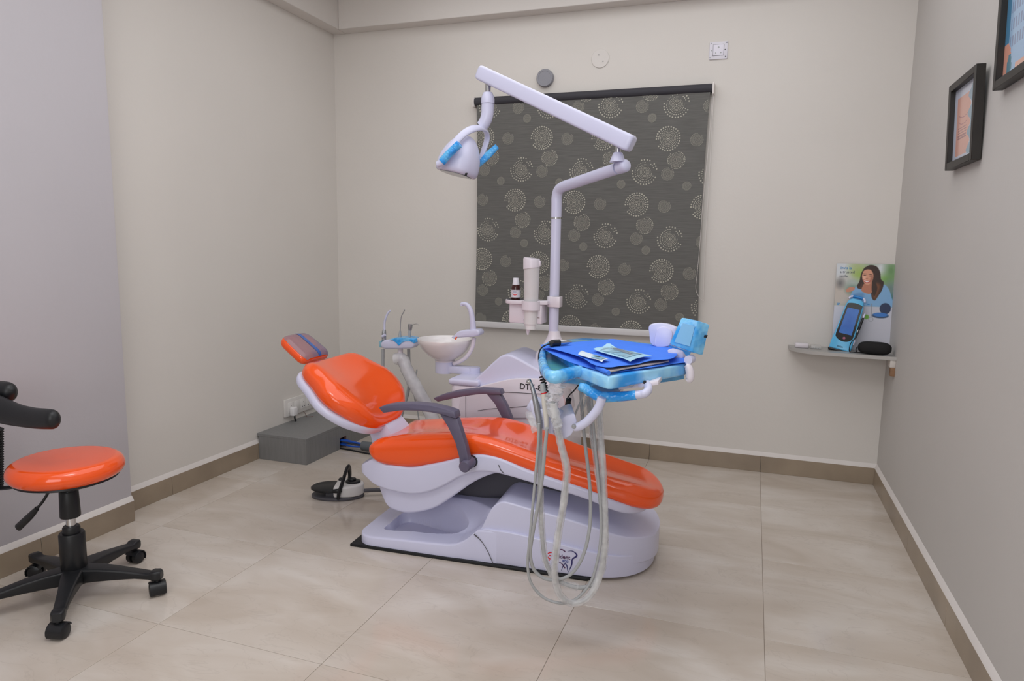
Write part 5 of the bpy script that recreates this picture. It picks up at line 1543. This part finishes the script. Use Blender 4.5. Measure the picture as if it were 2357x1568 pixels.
# ------------------------------------------------------------------ grey duct box along the left wall
dbx = root('duct_box', 'long grey laminate pipe box on floor along the left wall', 'duct box', (-2.4, 3.5, 0))
BX_ = -2.248
BY0 = 3.079
obj('box_top', bx((XL + 0.001, BY0, 0.132), (BX_, YB - 0.001, 0.147), 0.001, 1), MLAM, dbx)
obj('end_panel', bx((XL + 0.013, BY0, 0.0), (BX_, BY0 + 0.012, 0.132), 0.001, 1), MLAM, dbx)
hp0, hp1 = 3.405, 3.47
obj('side_panel', bx((BX_ - 0.012, BY0 + 0.012, 0.0), (BX_, hp0, 0.132), 0.0005, 1) + bx((BX_ - 0.012, hp0, 0.065), (BX_, hp1, 0.132)) + bx((BX_ - 0.012, hp1, 0.0), (BX_, YB - 0.001, 0.132)), MLAM, dbx)
obj('cut_edge', bx((BX_ - 0.013, hp0, 0.0651), (BX_ + 0.0004, hp1, 0.0675)) , MBROWN, dbx)
obj('cut_edge', bx((BX_ - 0.0135, hp1 - 0.001, 0.0), (BX_ + 0.0004, hp1 + 0.001, 0.0675)), MBROWN, dbx)
# conduit with blue tubes
cdt = root('conduit', 'grey flexible conduit with blue tubes leaving the duct box', 'conduit', (-2.1, 3.43, 0.03))
obj('grey_sleeve', tube([(-2.115, 3.435, 0.030), (-2.0, 3.43, 0.030), (-1.85, 3.41, 0.030), (-1.65, 3.36, 0.030), (-1.40, 3.28, 0.03)], 0.0265, 16), mat('grey_conduit', '63686d', 0.5, var=0.05), cdt)
MBT = mat('blue_air_tube', '2456b8', 0.35)
for k, (dy, dz, dd) in enumerate(((0.012, 0.010, 0.006), (-0.010, 0.014, -0.004), (0.0, 0.002, 0.010), (0.016, -0.004, -0.010), (-0.012, -0.008, 0.008))):
    obj('blue_tube', tube([(-2.34, 3.437 + dy * 1.2, 0.032 + dz), (-2.25, 3.437 + dy + dd, 0.032 + dz * 1.3), (-2.18, 3.436 + dy, 0.032 + dz - dd * 0.4), (-2.10, 3.435 + dy * 0.7, 0.030 + dz * 0.7)], 0.0055, 8), MBT if k != 2 else MDARK, cdt)
obj('black_cable', tube([(-2.34, 3.41, 0.006), (-2.2, 3.405, 0.005), (-2.08, 3.385, 0.005), (-1.9, 3.36, 0.005), (-1.7, 3.30, 0.005)], 0.005, 8), MBLACK, cdt)

# ------------------------------------------------------------------ foot pedal
FX, FY = -1.805, 2.745
ped = root('foot_pedal', 'black and white foot control pedal on floor left of chair base', 'foot pedal', (FX, FY, 0), R(22))


def ell(cx, cy, a, b, n=40, a0=0, a1=360):
    return [(cx + a * math.cos(R(a0 + (a1 - a0) * k / n)), cy + b * math.sin(R(a0 + (a1 - a0) * k / n))) for k in range(n + (0 if a1 - a0 == 360 else 1))]


obj('base_plate', plate([(x, y, 0.002) for x, y in ell(-0.02, 0, 0.125, 0.072)], (0, 0, 0.013), 0.003, 2), MDARK, ped, local=True)
for x, y in ((-0.09, -0.03), (-0.09, 0.03), (0.07, -0.03), (0.07, 0.03)):
    obj('rubber_foot', lathe([(0, 0), (0.01, 0), (0.01, 0.003), (0, 0.003)], 12, (x, y, 0)), MBLACK, ped, local=True)
obj('pedal_pad', loft([[(x, y, 0.038) for x, y in ell(-0.055, 0, 0.085, 0.062)], [(x, y, 0.038 + 0.004) for x, y in ell(-0.055, 0, 0.092, 0.068)], [(x, y, 0.050 + 0.01 * (x + 0.14)) for x, y in ell(-0.055, 0, 0.092, 0.068)], [(x, y, 0.056 + 0.012 * (x + 0.14)) for x, y in ell(-0.055, 0, 0.082, 0.06)]]), MBLACK, ped, local=True)
obj('pedal_hinge', bx((-0.07, -0.04, 0.014), (0.0, 0.04, 0.04)), MDARK, ped, local=True)
hs = ell(0.02, 0, 0.085, 0.066, 24, -90, 90)
hs = [(-0.03, -0.066)] + hs + [(-0.03, 0.066)]
obj('housing', plate([(x, y, 0.015) for x, y in hs], (0, 0, 0.055), 0.010, 3), mat('light_grey_housing', 'e0dedd', 0.3, var=0.02), ped, local=True)
kb = obj('foot_knob', plate([(x, y, 0.069) for x, y in ell(0.052, 0.004, 0.036, 0.03, 24)], (0, 0, 0.010), 0.003, 2), MBLACK, ped, local=True)
obj('knob_cap', plate([(x, y, 0.078) for x, y in ell(0.046, 0.006, 0.02, 0.017, 20)], (0, 0, 0.012), 0.004, 2), MBLACK, kb, local=True)
obj('side_button', lathe([(0, 0), (0.012, 0), (0.012, 0.006), (0.007, 0.012), (0, 0.012)], 16, (-0.012, 0.035, 0.069)), MBLACK, ped, local=True)
obj('carry_bar', tube([(-0.005, -0.074, 0.014), (0.0, -0.072, 0.045), (0.012, -0.055, 0.085), (0.022, -0.03, 0.125), (0.028, -0.005, 0.145), (0.03, 0.025, 0.13), (0.028, 0.05, 0.09), (0.02, 0.068, 0.05)], [0.012, 0.015, 0.0145, 0.0135, 0.013, 0.013, 0.0125, 0.012], 12, flat=(0.6, 1.15)), MBLACK, ped, local=True)
obj('side_lever', tube([(-0.03, -0.070, 0.050), (-0.01, -0.074, 0.053), (0.012, -0.071, 0.055)], [0.009, 0.012, 0.010], 12, flat=(0.9, 0.6)), MBLACK, ped, local=True)
obj('cable', tube([(0.10, 0, 0.028), (0.15, 0.01, 0.028), (0.21, 0.02, 0.024), (0.32, 0.05, 0.012), (0.48, 0.10, 0.011)], 0.0095, 10), MDARK, ped, local=True)

# ------------------------------------------------------------------ corner shelf
ZS = 0.712
shelf = root('corner_shelf', 'grey corner shelf board on the right end of back wall', 'shelf', (0.45, 3.8, ZS))
so = [(0.197, YB), (0.197, 3.868), (0.207, 3.815), (0.232, 3.765), (0.275, 3.722), (0.335, 3.70), (0.42, 3.692), (XR, 3.665), (XR, YB)]
obj('board', plate([(x, y, ZS - 0.017) for x, y in so], (0, 0, 0.017), 0.001, 1), mat('grey_shelf_laminate', 'a5a29e', 0.35, var=0.03), shelf)
obj('edge_band', loft([[(x + ox, y + oy, z) for ox, oy, z in ((0, 0, ZS - 0.0172), (-0.0, -0.0014, ZS - 0.0172), (-0.0, -0.0014, ZS - 0.0002), (0, 0, ZS - 0.0002))] for x, y in so[1:-1]]), mat('pale_edge_band', 'b3b0ac', 0.4), shelf)
obj('wood_bracket', bx((XR - 0.020, 3.668, ZS - 0.095), (XR, 3.70, ZS - 0.05), 0.002), mat('bare_wood', '8d6b50', 0.7, var=0.2, vscale=30), shelf)
obj('wood_bracket', bx((XR - 0.024, 3.668, ZS - 0.053), (XR, 3.73, ZS - 0.017), 0.002), mat('painted_wood', 'd3ccc6', 0.6), shelf)
# white remote box and clear box
obj('small_case', bx((0.226, 3.80, ZS), (0.292, 3.85, ZS + 0.024), 0.007, 3), mat('white_glossy_case', 'd8d2d8', 0.3), None, label='small white box at left end of the corner shelf', cat='box', loc=(0.26, 3.825, ZS))
cb_ = root('clear_box', 'small clear plastic box of clips on the corner shelf', 'box', (0.325, 3.81, ZS))
obj('box_shell', bx((0.300, 3.79, ZS), (0.350, 3.835, ZS + 0.018), 0.002), film_mat('clear_box_plastic', 'c9c5c2', 'd8d5d2', 0.35, 0.5, rough=0.1, scale=10, bump=0.1), cb_)
for k in range(4):
    obj('clip', bx((0.305 + 0.011 * k, 3.787, ZS + 0.003), (0.311 + 0.011 * k, 3.81, ZS + 0.008), 0.001, 1), MHOSE, cb_)

# ------------------------------------------------------------------ poster board with a smiling woman
pst = root('poster_board', 'upright advertising board with smiling long-haired woman on corner shelf', 'poster', (0.53, 3.9, ZS))
PW, PH = 0.268, 0.437
nx, ny = 134, 218
yy, xx = np.mgrid[0:ny, 0:nx]
u, v = (xx + 0.5) / nx, (yy + 0.5) / ny * (PH / PW)          # unit = board width
img = np.zeros((ny, nx, 3)) + np.array((0.80, 0.80, 0.84))


def soft(d, w=0.02):
    return np.clip(0.5 - d / w, 0, 1)[..., None]


def paint(mask, col):
    global img
    img = img * (1 - mask) + np.array(col) * mask


def ell_d(cx, cy, a, b, rot=0.0):
    c, s = math.cos(rot), math.sin(rot)
    X, Y = (u - cx) * c + (v - cy) * s, -(u - cx) * s + (v - cy) * c
    return (np.sqrt((X / a) ** 2 + (Y / b) ** 2) - 1) * min(a, b)


def poly_d(pts):
    """signed distance to a smooth closed outline"""
    q = np.array(cr(pts, 6, True))
    best = np.full(u.shape, 1e9)
    inside = np.zeros(u.shape, bool)
    for a, b in zip(q, np.roll(q, -1, 0)):
        ab = b - a
        t = np.clip(((u - a[0]) * ab[0] + (v - a[1]) * ab[1]) / (ab @ ab + 1e-12), 0, 1)
        best = np.minimum(best, np.hypot(u - a[0] - ab[0] * t, v - a[1] - ab[1] * t))
        inside ^= ((a[1] > v) != (b[1] > v)) & (u < (b[0] - a[0]) * (v - a[1]) / (b[1] - a[1] + 1e-12) + a[0])
    return np.where(inside, -best, best)


ph_ = soft(v - 0.80, 0.012)
paint(ph_, (0.66, 0.72, 0.64))
for cx, cy, a, b, c in ((0.12, 0.15, 0.3, 0.25, (0.83, 0.85, 0.87)), (0.35, 0.12, 0.14, 0.2, (0.70, 0.76, 0.55)), (0.45, 0.22, 0.12, 0.12, (0.62, 0.74, 0.36)), (0.86, 0.25, 0.10, 0.12, (0.50, 0.72, 0.30)), (0.80, 0.08, 0.14, 0.12, (0.86, 0.88, 0.90)),
                        (0.93, 0.12, 0.10, 0.2, (0.45, 0.60, 0.40)), (0.12, 0.55, 0.25, 0.28, (0.78, 0.74, 0.70)), (0.30, 0.46, 0.10, 0.10, (0.34, 0.50, 0.42)), (0.30, 0.36, 0.14, 0.06, (0.72, 0.76, 0.74)), (0.08, 0.38, 0.03, 0.04, (0.30, 0.30, 0.32)), (0.93, 0.48, 0.12, 0.15, (0.46, 0.55, 0.53)), (0.95, 0.70, 0.12, 0.12, (0.20, 0.42, 0.46))):
    paint(soft(ell_d(cx, cy, a, b), 0.16) * ph_, c)
# shoulders, top, arm
paint(soft(poly_d([(0.27, 0.60), (0.33, 0.46), (0.42, 0.40), (0.50, 0.44), (0.62, 0.50), (0.80, 0.38), (0.90, 0.44), (0.97, 0.62), (0.99, 0.80), (0.30, 0.80), (0.26, 0.70)]), 0.015) * ph_, (0.52, 0.70, 0.86))
paint(soft(poly_d([(0.30, 0.62), (0.40, 0.55), (0.50, 0.58), (0.42, 0.80), (0.30, 0.78)]), 0.05) * ph_, (0.42, 0.60, 0.78))
paint(soft(poly_d([(0.19, 0.50), (0.24, 0.45), (0.31, 0.44), (0.34, 0.48), (0.27, 0.53), (0.20, 0.54)]), 0.01) * ph_, (0.80, 0.55, 0.45))
# long hair behind, neck, face, hair in front
paint(soft(poly_d([(0.44, 0.20), (0.47, 0.10), (0.54, 0.03), (0.62, 0.02), (0.70, 0.06), (0.75, 0.16), (0.77, 0.28), (0.82, 0.34), (0.80, 0.48), (0.74, 0.60), (0.69, 0.68), (0.64, 0.64), (0.60, 0.50), (0.50, 0.47), (0.40, 0.47), (0.37, 0.42), (0.41, 0.33)]), 0.012) * ph_, (0.23, 0.17, 0.15))
paint(soft(poly_d([(0.67, 0.38), (0.73, 0.36), (0.77, 0.42), (0.74, 0.54), (0.69, 0.66), (0.65, 0.58)]), 0.06) * ph_, (0.48, 0.30, 0.20))
paint(soft(poly_d([(0.39, 0.44), (0.43, 0.36), (0.46, 0.40), (0.44, 0.47)]), 0.03) * ph_, (0.36, 0.24, 0.18))
paint(soft(poly_d([(0.50, 0.36), (0.62, 0.34), (0.65, 0.48), (0.60, 0.56), (0.50, 0.54), (0.45, 0.49)]), 0.015) * ph_, (0.74, 0.49, 0.39))
paint(soft(poly_d([(0.445, 0.20), (0.475, 0.125), (0.545, 0.10), (0.61, 0.125), (0.640, 0.20), (0.635, 0.29), (0.60, 0.365), (0.55, 0.395), (0.50, 0.37), (0.458, 0.29)]), 0.010) * ph_, (0.86, 0.62, 0.51))
paint(soft(poly_d([(0.46, 0.24), (0.50, 0.22), (0.52, 0.27), (0.50, 0.31), (0.47, 0.30)]), 0.04) * ph_, (0.93, 0.72, 0.62))
paint(soft(poly_d([(0.60, 0.25), (0.635, 0.22), (0.635, 0.30), (0.60, 0.36), (0.585, 0.33)]), 0.03) * ph_, (0.70, 0.47, 0.38))
for cx, cy, rot in ((0.490, 0.188, 0.05), (0.590, 0.198, 0.15)):
    paint(soft(ell_d(cx, cy, 0.030, 0.006, rot), 0.008) * ph_, (0.28, 0.18, 0.15))
for cx, cy in ((0.492, 0.215), (0.588, 0.226)):
    paint(soft(ell_d(cx, cy, 0.021, 0.007, 0.1), 0.007) * ph_, (0.20, 0.13, 0.11))
paint(soft(ell_d(0.530, 0.275, 0.018, 0.008), 0.012) * ph_, (0.70, 0.44, 0.36))
paint(soft(poly_d([(0.475, 0.298), (0.53, 0.315), (0.595, 0.308), (0.57, 0.350), (0.525, 0.358), (0.495, 0.338)]), 0.007) * ph_, (0.74, 0.28, 0.28))
paint(soft(poly_d([(0.486, 0.305), (0.53, 0.320), (0.585, 0.314), (0.56, 0.338), (0.525, 0.343), (0.50, 0.330)]), 0.006) * ph_, (0.97, 0.95, 0.93))
paint(soft(poly_d([(0.55, 0.07), (0.63, 0.08), (0.69, 0.18), (0.69, 0.34), (0.72, 0.46), (0.68, 0.60), (0.63, 0.50), (0.625, 0.36), (0.645, 0.22), (0.60, 0.12)]), 0.018) * ph_, (0.24, 0.17, 0.14))
paint(soft(poly_d([(0.53, 0.06), (0.47, 0.12), (0.445, 0.22), (0.455, 0.32), (0.43, 0.42), (0.39, 0.44), (0.41, 0.32), (0.43, 0.18), (0.48, 0.07)]), 0.012) * ph_, (0.22, 0.16, 0.14))
# lower half: teal round case, green dot, grey mirror
paint(soft(ell_d(0.875, 0.83, 0.095, 0.105), 0.012), (0.19, 0.24, 0.36))
paint(soft(ell_d(0.80, 0.965, 0.14, 0.05), 0.012), (0.22, 0.30, 0.42))
paint(soft(ell_d(0.80, 0.948, 0.125, 0.040), 0.012), (0.26, 0.50, 0.80))
paint(soft(ell_d(0.57, 1.0, 0.04, 0.045), 0.012), (0.48, 0.72, 0.28))
paint(soft(np.abs(ell_d(0.645, 1.04, 0.038, 0.04)) - 0.004, 0.01), (0.62, 0.63, 0.66))
paint(soft(np.abs(u - 0.645) - 0.005, 0.008) * soft(0.74 - v, 0.01) * soft(v - 1.0, 0.01), (0.55, 0.56, 0.60))
PO = Vector((0.403, 3.862, ZS + 0.0))
PX_ = Vector((1, 0.0, 0)).normalized()
PY_ = Vector((0.0, 0.045, 0.437)).normalized()
PN_ = PX_.cross(PY_)
obj('board', plate([tuple(PO), tuple(PO + PX_ * PW), tuple(PO + PX_ * PW + PY_ * PH), tuple(PO + PY_ * PH)], tuple(-PN_ * 0.004)), mat('white_board_edge', '9a9a98', 0.5), pst)
colour_grid('printed_picture', PO + PN_ * 0.0006, PX_, PY_, PW, PH, img, pst, label='printed photo of a smiling woman')


def ptext(s, x, z, size, m, bold=False):
    obj('lettering', text_g(s, size, PO + PX_ * x + PY_ * z + PN_ * 0.0009, PX_, PY_, 0.0002, bold), m, pst, ang=None)


MTB = mat('sky_blue_print', '2f8fd0', 0.5)
MTG = mat('dark_grey_print', '565e68', 0.5)
ptext('invis is', 0.018, PH - 0.028, 0.0195, MTB, True)
ptext('a trusted', 0.016, PH - 0.049, 0.0190, MTG)
ptext('smile.', 0.015, PH - 0.070, 0.0190, MTG)
for x_, z_, w_ in ((0.012, 0.232, 0.014), (0.012, 0.224, 0.011), (0.152, 0.231, 0.011)):
    o_ = PO + PX_ * x_ + PY_ * z_ + PN_ * 0.0009
    obj('small_print_line', G([tuple(o_), tuple(o_ + PX_ * w_), tuple(o_ + PX_ * w_ + PY_ * 0.003), tuple(o_ + PY_ * 0.003)], [(0, 1, 2, 3)]), MTB, pst, ang=None)

# ------------------------------------------------------------------ hand-held scanner unit with pen, cable, zip case
dev = root('apex_locator', 'pale blue and black handheld device with screen leaning on corner shelf', 'device', (0.46, 3.77, ZS))
DB = Vector((0.435, 3.775, 0.729))
DT = Vector((0.5, 3.835, 0.972))
DB.z = ZS + 0.006
dz_ = (DT - DB).normalized()
dx_ = Vector((0.985, -0.16, 0.0))
dx_ = (dx_ - dz_ * dx_.dot(dz_)).normalized()
dn_ = dx_.cross(dz_)
dl = (DT - DB).length


def dpt(x, z, n=0.0):
    return tuple(DB + dx_ * x + dz_ * z + dn_ * n)


MDB = mat('sky_blue_plastic', '5fb9e8', 0.22, var=0.02)
outl = [(-0.062, 0.0), (0.050, 0.0), (0.054, 0.02), (0.050, 0.10), (0.047, 0.18), (0.040, 0.205), (0.02, 0.213), (-0.02, 0.213), (-0.040, 0.205), (-0.048, 0.18), (-0.054, 0.10), (-0.062, 0.03)]
outl = [(x * 0.88, z * dl / 0.213) for x, z in outl]
obj('case', plate([dpt(x, z, 0) for x, z in outl], tuple(-dn_ * 0.034), 0.006, 3), MDB, dev, ang=45)
fr_ = [(-0.050, 0.06), (-0.040, 0.045), (-0.015, 0.036), (0.015, 0.036), (0.038, 0.046), (0.045, 0.062), (0.043, 0.12), (0.041, 0.18), (0.036, 0.190), (0.0, 0.195), (-0.036, 0.190), (-0.042, 0.18), (-0.047, 0.12)]
fr_ = [(x * 0.86, z * dl / 0.213) for x, z in fr_]
fp_ = obj('front_panel', plate([dpt(x, z, -0.001) for x, z in cr(fr_, 4, True)], tuple(dn_ * 0.0022), 0.0005, 1), mat('glossy_black_panel', '101216', 0.08), dev)
obj('screen', plate([dpt(x * 0.86, z * dl / 0.213, 0.001) for x, z in ((-0.038, 0.066), (0.033, 0.066), (0.031, 0.172), (-0.033, 0.172))], tuple(dn_ * 0.0006)), mat('blue_screen', '2a62b8', 0.12, col2='3a7acc', vscale=12), fp_)
obj('round_button', lathe([(0, 0), (0.0065, 0), (0.0065, 0.001), (0, 0.001)], 18, dpt(0, 0.049 * dl / 0.213, 0.001), tuple(dn_)), mat('pink_button', '9a4a6a', 0.3), fp_)
obj('lettering', text_g('SOGA', 0.0105, dpt(-0.0205, 0.012, 0.0005), dx_, dz_, 0.0004, True), MBLACK, dev, ang=None)
obj('foot_band', plate([dpt(x * 0.88, z) for x, z in ((-0.065, -0.008), (0.05, -0.008), (0.05, 0.0005), (-0.065, 0.0005))], tuple(-dn_ * 0.036), 0.002), MBLACK, dev)
obj('handle', tube([dpt(-0.036, dl - 0.004, -0.016), dpt(-0.032, dl + 0.008, -0.016), dpt(-0.015, dl + 0.013, -0.016), dpt(0.015, dl + 0.013, -0.016), dpt(0.032, dl + 0.008, -0.016), dpt(0.038, dl - 0.006, -0.016)], 0.0055, 10), MWHITE, dev)
obj('handle_grip', tube([dpt(-0.022, dl + 0.0125, -0.016), dpt(0.0, dl + 0.0135, -0.016), dpt(0.024, dl + 0.0115, -0.016)], 0.0068, 12), MBT if False else mat('mid_blue_grip', '2e86cf', 0.3), dev)
lp = root('probe_pen', 'black and silver probe pen clipped beside the pale blue device', 'probe', dpt(0.055, 0.1, -0.01))
obj('pen_body', tube([dpt(0.047, 0.075, -0.012), dpt(0.050, 0.12, -0.012), dpt(0.053, 0.185, -0.012)], [0.005, 0.006, 0.0055], 12), MBLACK, lp)
obj('metal_band', tube([dpt(0.049, 0.105, -0.012), dpt(0.0495, 0.12, -0.012)], 0.0066, 12), MSTEEL, lp)
obj('pen_tip', tube([dpt(0.053, 0.184, -0.012), dpt(0.054, 0.2, -0.012), dpt(0.055, 0.212, -0.012)], [0.0045, 0.004, 0.002], 10), MWHITE, lp)
obj('pen_holder', tube([dpt(0.047, 0.065, -0.012), dpt(0.046, 0.04, -0.012)], 0.007, 12), MWHITE, lp)
cbl = [(0.507, 3.745, 0.824), (0.501, 3.745, 0.795), (0.482, 3.745, 0.768), (0.474, 3.745, 0.746), (0.475, 3.745, 0.733), (0.504, 3.745, 0.731), (0.542, 3.745, 0.746)]
cbl = cbl[:4] + [(p[0], p[1], ZS + 0.0025) for p in cbl[4:]]
obj('cable', tube(cbl, 0.0022, 8), MBLACK, lp)
zc = root('zip_case', 'black soft oval zip case lying at right end of corner shelf', 'case', (0.59, 3.72, ZS))
zx0, zx1 = 0.508, 0.650
rings = []
for k in range(19):
    t = k / 18
    f = max(0.05, 1 - abs(2 * t - 1) ** 3.2) ** (1 / 3.2)
    ring = []
    for j in range(24):
        a_ = 2 * math.pi * j / 24
        ring.append((zx0 + (zx1 - zx0) * t, 3.715 - 0.02 * (t - 0.5) + 0.030 * f * sgnpow(math.cos(a_), 0.75), ZS + 0.0315 + 0.0315 * f * sgnpow(math.sin(a_), 0.75)))
    rings.append(ring)
obj('case_shell', loft(rings), mat('black_fabric_case', '0f0f11', 0.75, var=0.1, bump=0.2, bscale=500), zc, ang=60)
obj('zip_pull', tube([(0.508, 3.71, ZS + 0.035), (0.499, 3.705, ZS + 0.03), (0.497, 3.702, ZS + 0.016), (0.503, 3.70, ZS + 0.005)], 0.003, 8), MBLACK, zc)

# ------------------------------------------------------------------ framed prints on the right wall
MFR = mat('black_frame_wood', '26221f', 0.45, var=0.12, vscale=20)


def frame(label, y0, y1, z0, z1, seed, tilt=0.0):
    """frame on the right wall; y0 is the far edge, y1 the near edge"""
    r = root('picture_frame', label, 'picture frame', (XR, (y0 + y1) / 2, z1))
    t, b = 0.028, 0.024
    X0 = XR - 0.002
    lean = 0.012

    def px(x, y, z):
        return (x - lean * (z - z0) / (z1 - z0), y, z)

    for (ya, yb, za, zb) in ((y0, y0 - b, z0, z1), (y1 + b, y1, z0, z1), (y0 - b, y1 + b, z0, z0 + b), (y0 - b, y1 + b, z1 - b, z1)):
        q_ = [px(X0 - t, ya, za), px(X0 - t, yb, za), px(X0 - t, yb, zb), px(X0 - t, ya, zb)]
        obj('frame_bar', plate(q_, (t, 0, 0), 0.0015, 1), MFR, r)
    h, w = z1 - z0 - 2 * b, y0 - y1 - 2 * b
    ny_, nx_ = 90, 66
    yy_, xx_ = np.mgrid[0:ny_, 0:nx_]
    uu, vv = (xx_ + 0.5) / nx_, (yy_ + 0.5) / ny_
    im = np.zeros((ny_, nx_, 3)) + np.array((0.78, 0.80, 0.86))
    rs = np.random.RandomState(seed)
    if seed == 1:
        m = ((uu > 0.12) & (uu < 0.66 + 0.05 * np.sin(vv * 26)) & (vv > 0.13) & (vv < 0.93))[..., None]
        im = np.where(m, np.array((0.86, 0.66, 0.60)), im)
        m2 = ((uu > 0.66 + 0.07 * np.sin(vv * 26)) & (uu < 0.93 - 0.06 * np.sin(vv * 9)) & (vv > 0.05) & (vv < 0.96))[..., None]
        im = np.where(m2, np.array((0.56, 0.66, 0.72)), im)
        for k in range(5):
            ml = (np.abs(vv - 0.56 - 0.035 * k) < 0.008) & (uu > 0.2) & (uu < 0.56)
            im[ml] = (0.66, 0.50, 0.50)
        for k in range(2):
            ml = np.abs(vv - (0.38 + 0.09 * k + 0.05 * np.sin((uu - 0.2) * 7))) < 0.006
            ml &= (uu > 0.2) & (uu < 0.58)
            im[ml] = (0.70, 0.50, 0.52)
    else:
        im = np.zeros((ny_, nx_, 3)) + np.array((0.62, 0.74, 0.86))
        im[(uu < 0.10)] = (0.30, 0.52, 0.66)
        for k in range(4):
            ml = (np.abs(vv - 0.40 - 0.12 * k) < 0.04) & (uu > 0.14) & (uu < 0.8)
            im[ml & (((xx_ // 2) % 2) == 0)] = (0.52, 0.58, 0.70)
        im[(np.hypot(uu - 0.05, (vv - 0.86) * 1.2) < 0.13)] = (0.86, 0.62, 0.54)
        im[(np.hypot((uu - 0.15) * 1.6, vv - 0.93) < 0.09)] = (0.40, 0.56, 0.62)
        im[(np.hypot((uu - 0.24) * 2.2, vv - 0.12) < 0.08)] = (0.42, 0.62, 0.58)
        im[(vv > 0.93) & (uu > 0.3)] = (0.88, 0.68, 0.60)
    O_ = Vector((X0 - 0.010, y0 - b, z0 + b))
    O_ = Vector(px(O_.x, O_.y, O_.z))
    Yv = Vector((-lean, 0, z1 - z0)).normalized()
    obj('backing', plate([px(X0 - 0.009, y0 - b, z0 + b), px(X0 - 0.009, y1 + b, z0 + b), px(X0 - 0.009, y1 + b, z1 - b), px(X0 - 0.009, y0 - b, z1 - b)], (0.006, 0, 0)), MPAPER, r)
    colour_grid('artwork', O_ - Vector((0.0005, 0, 0)), (0, -1, 0), Yv, w, h, im, r, 0.15)
    return r


frame('small black picture frame with pink and blue print on right wall', 2.953, 2.625, 1.503, 1.80, 1)
frame('larger black picture frame cut off at top right, bluish print', 2.476, 2.10, 1.684, 2.12, 2)
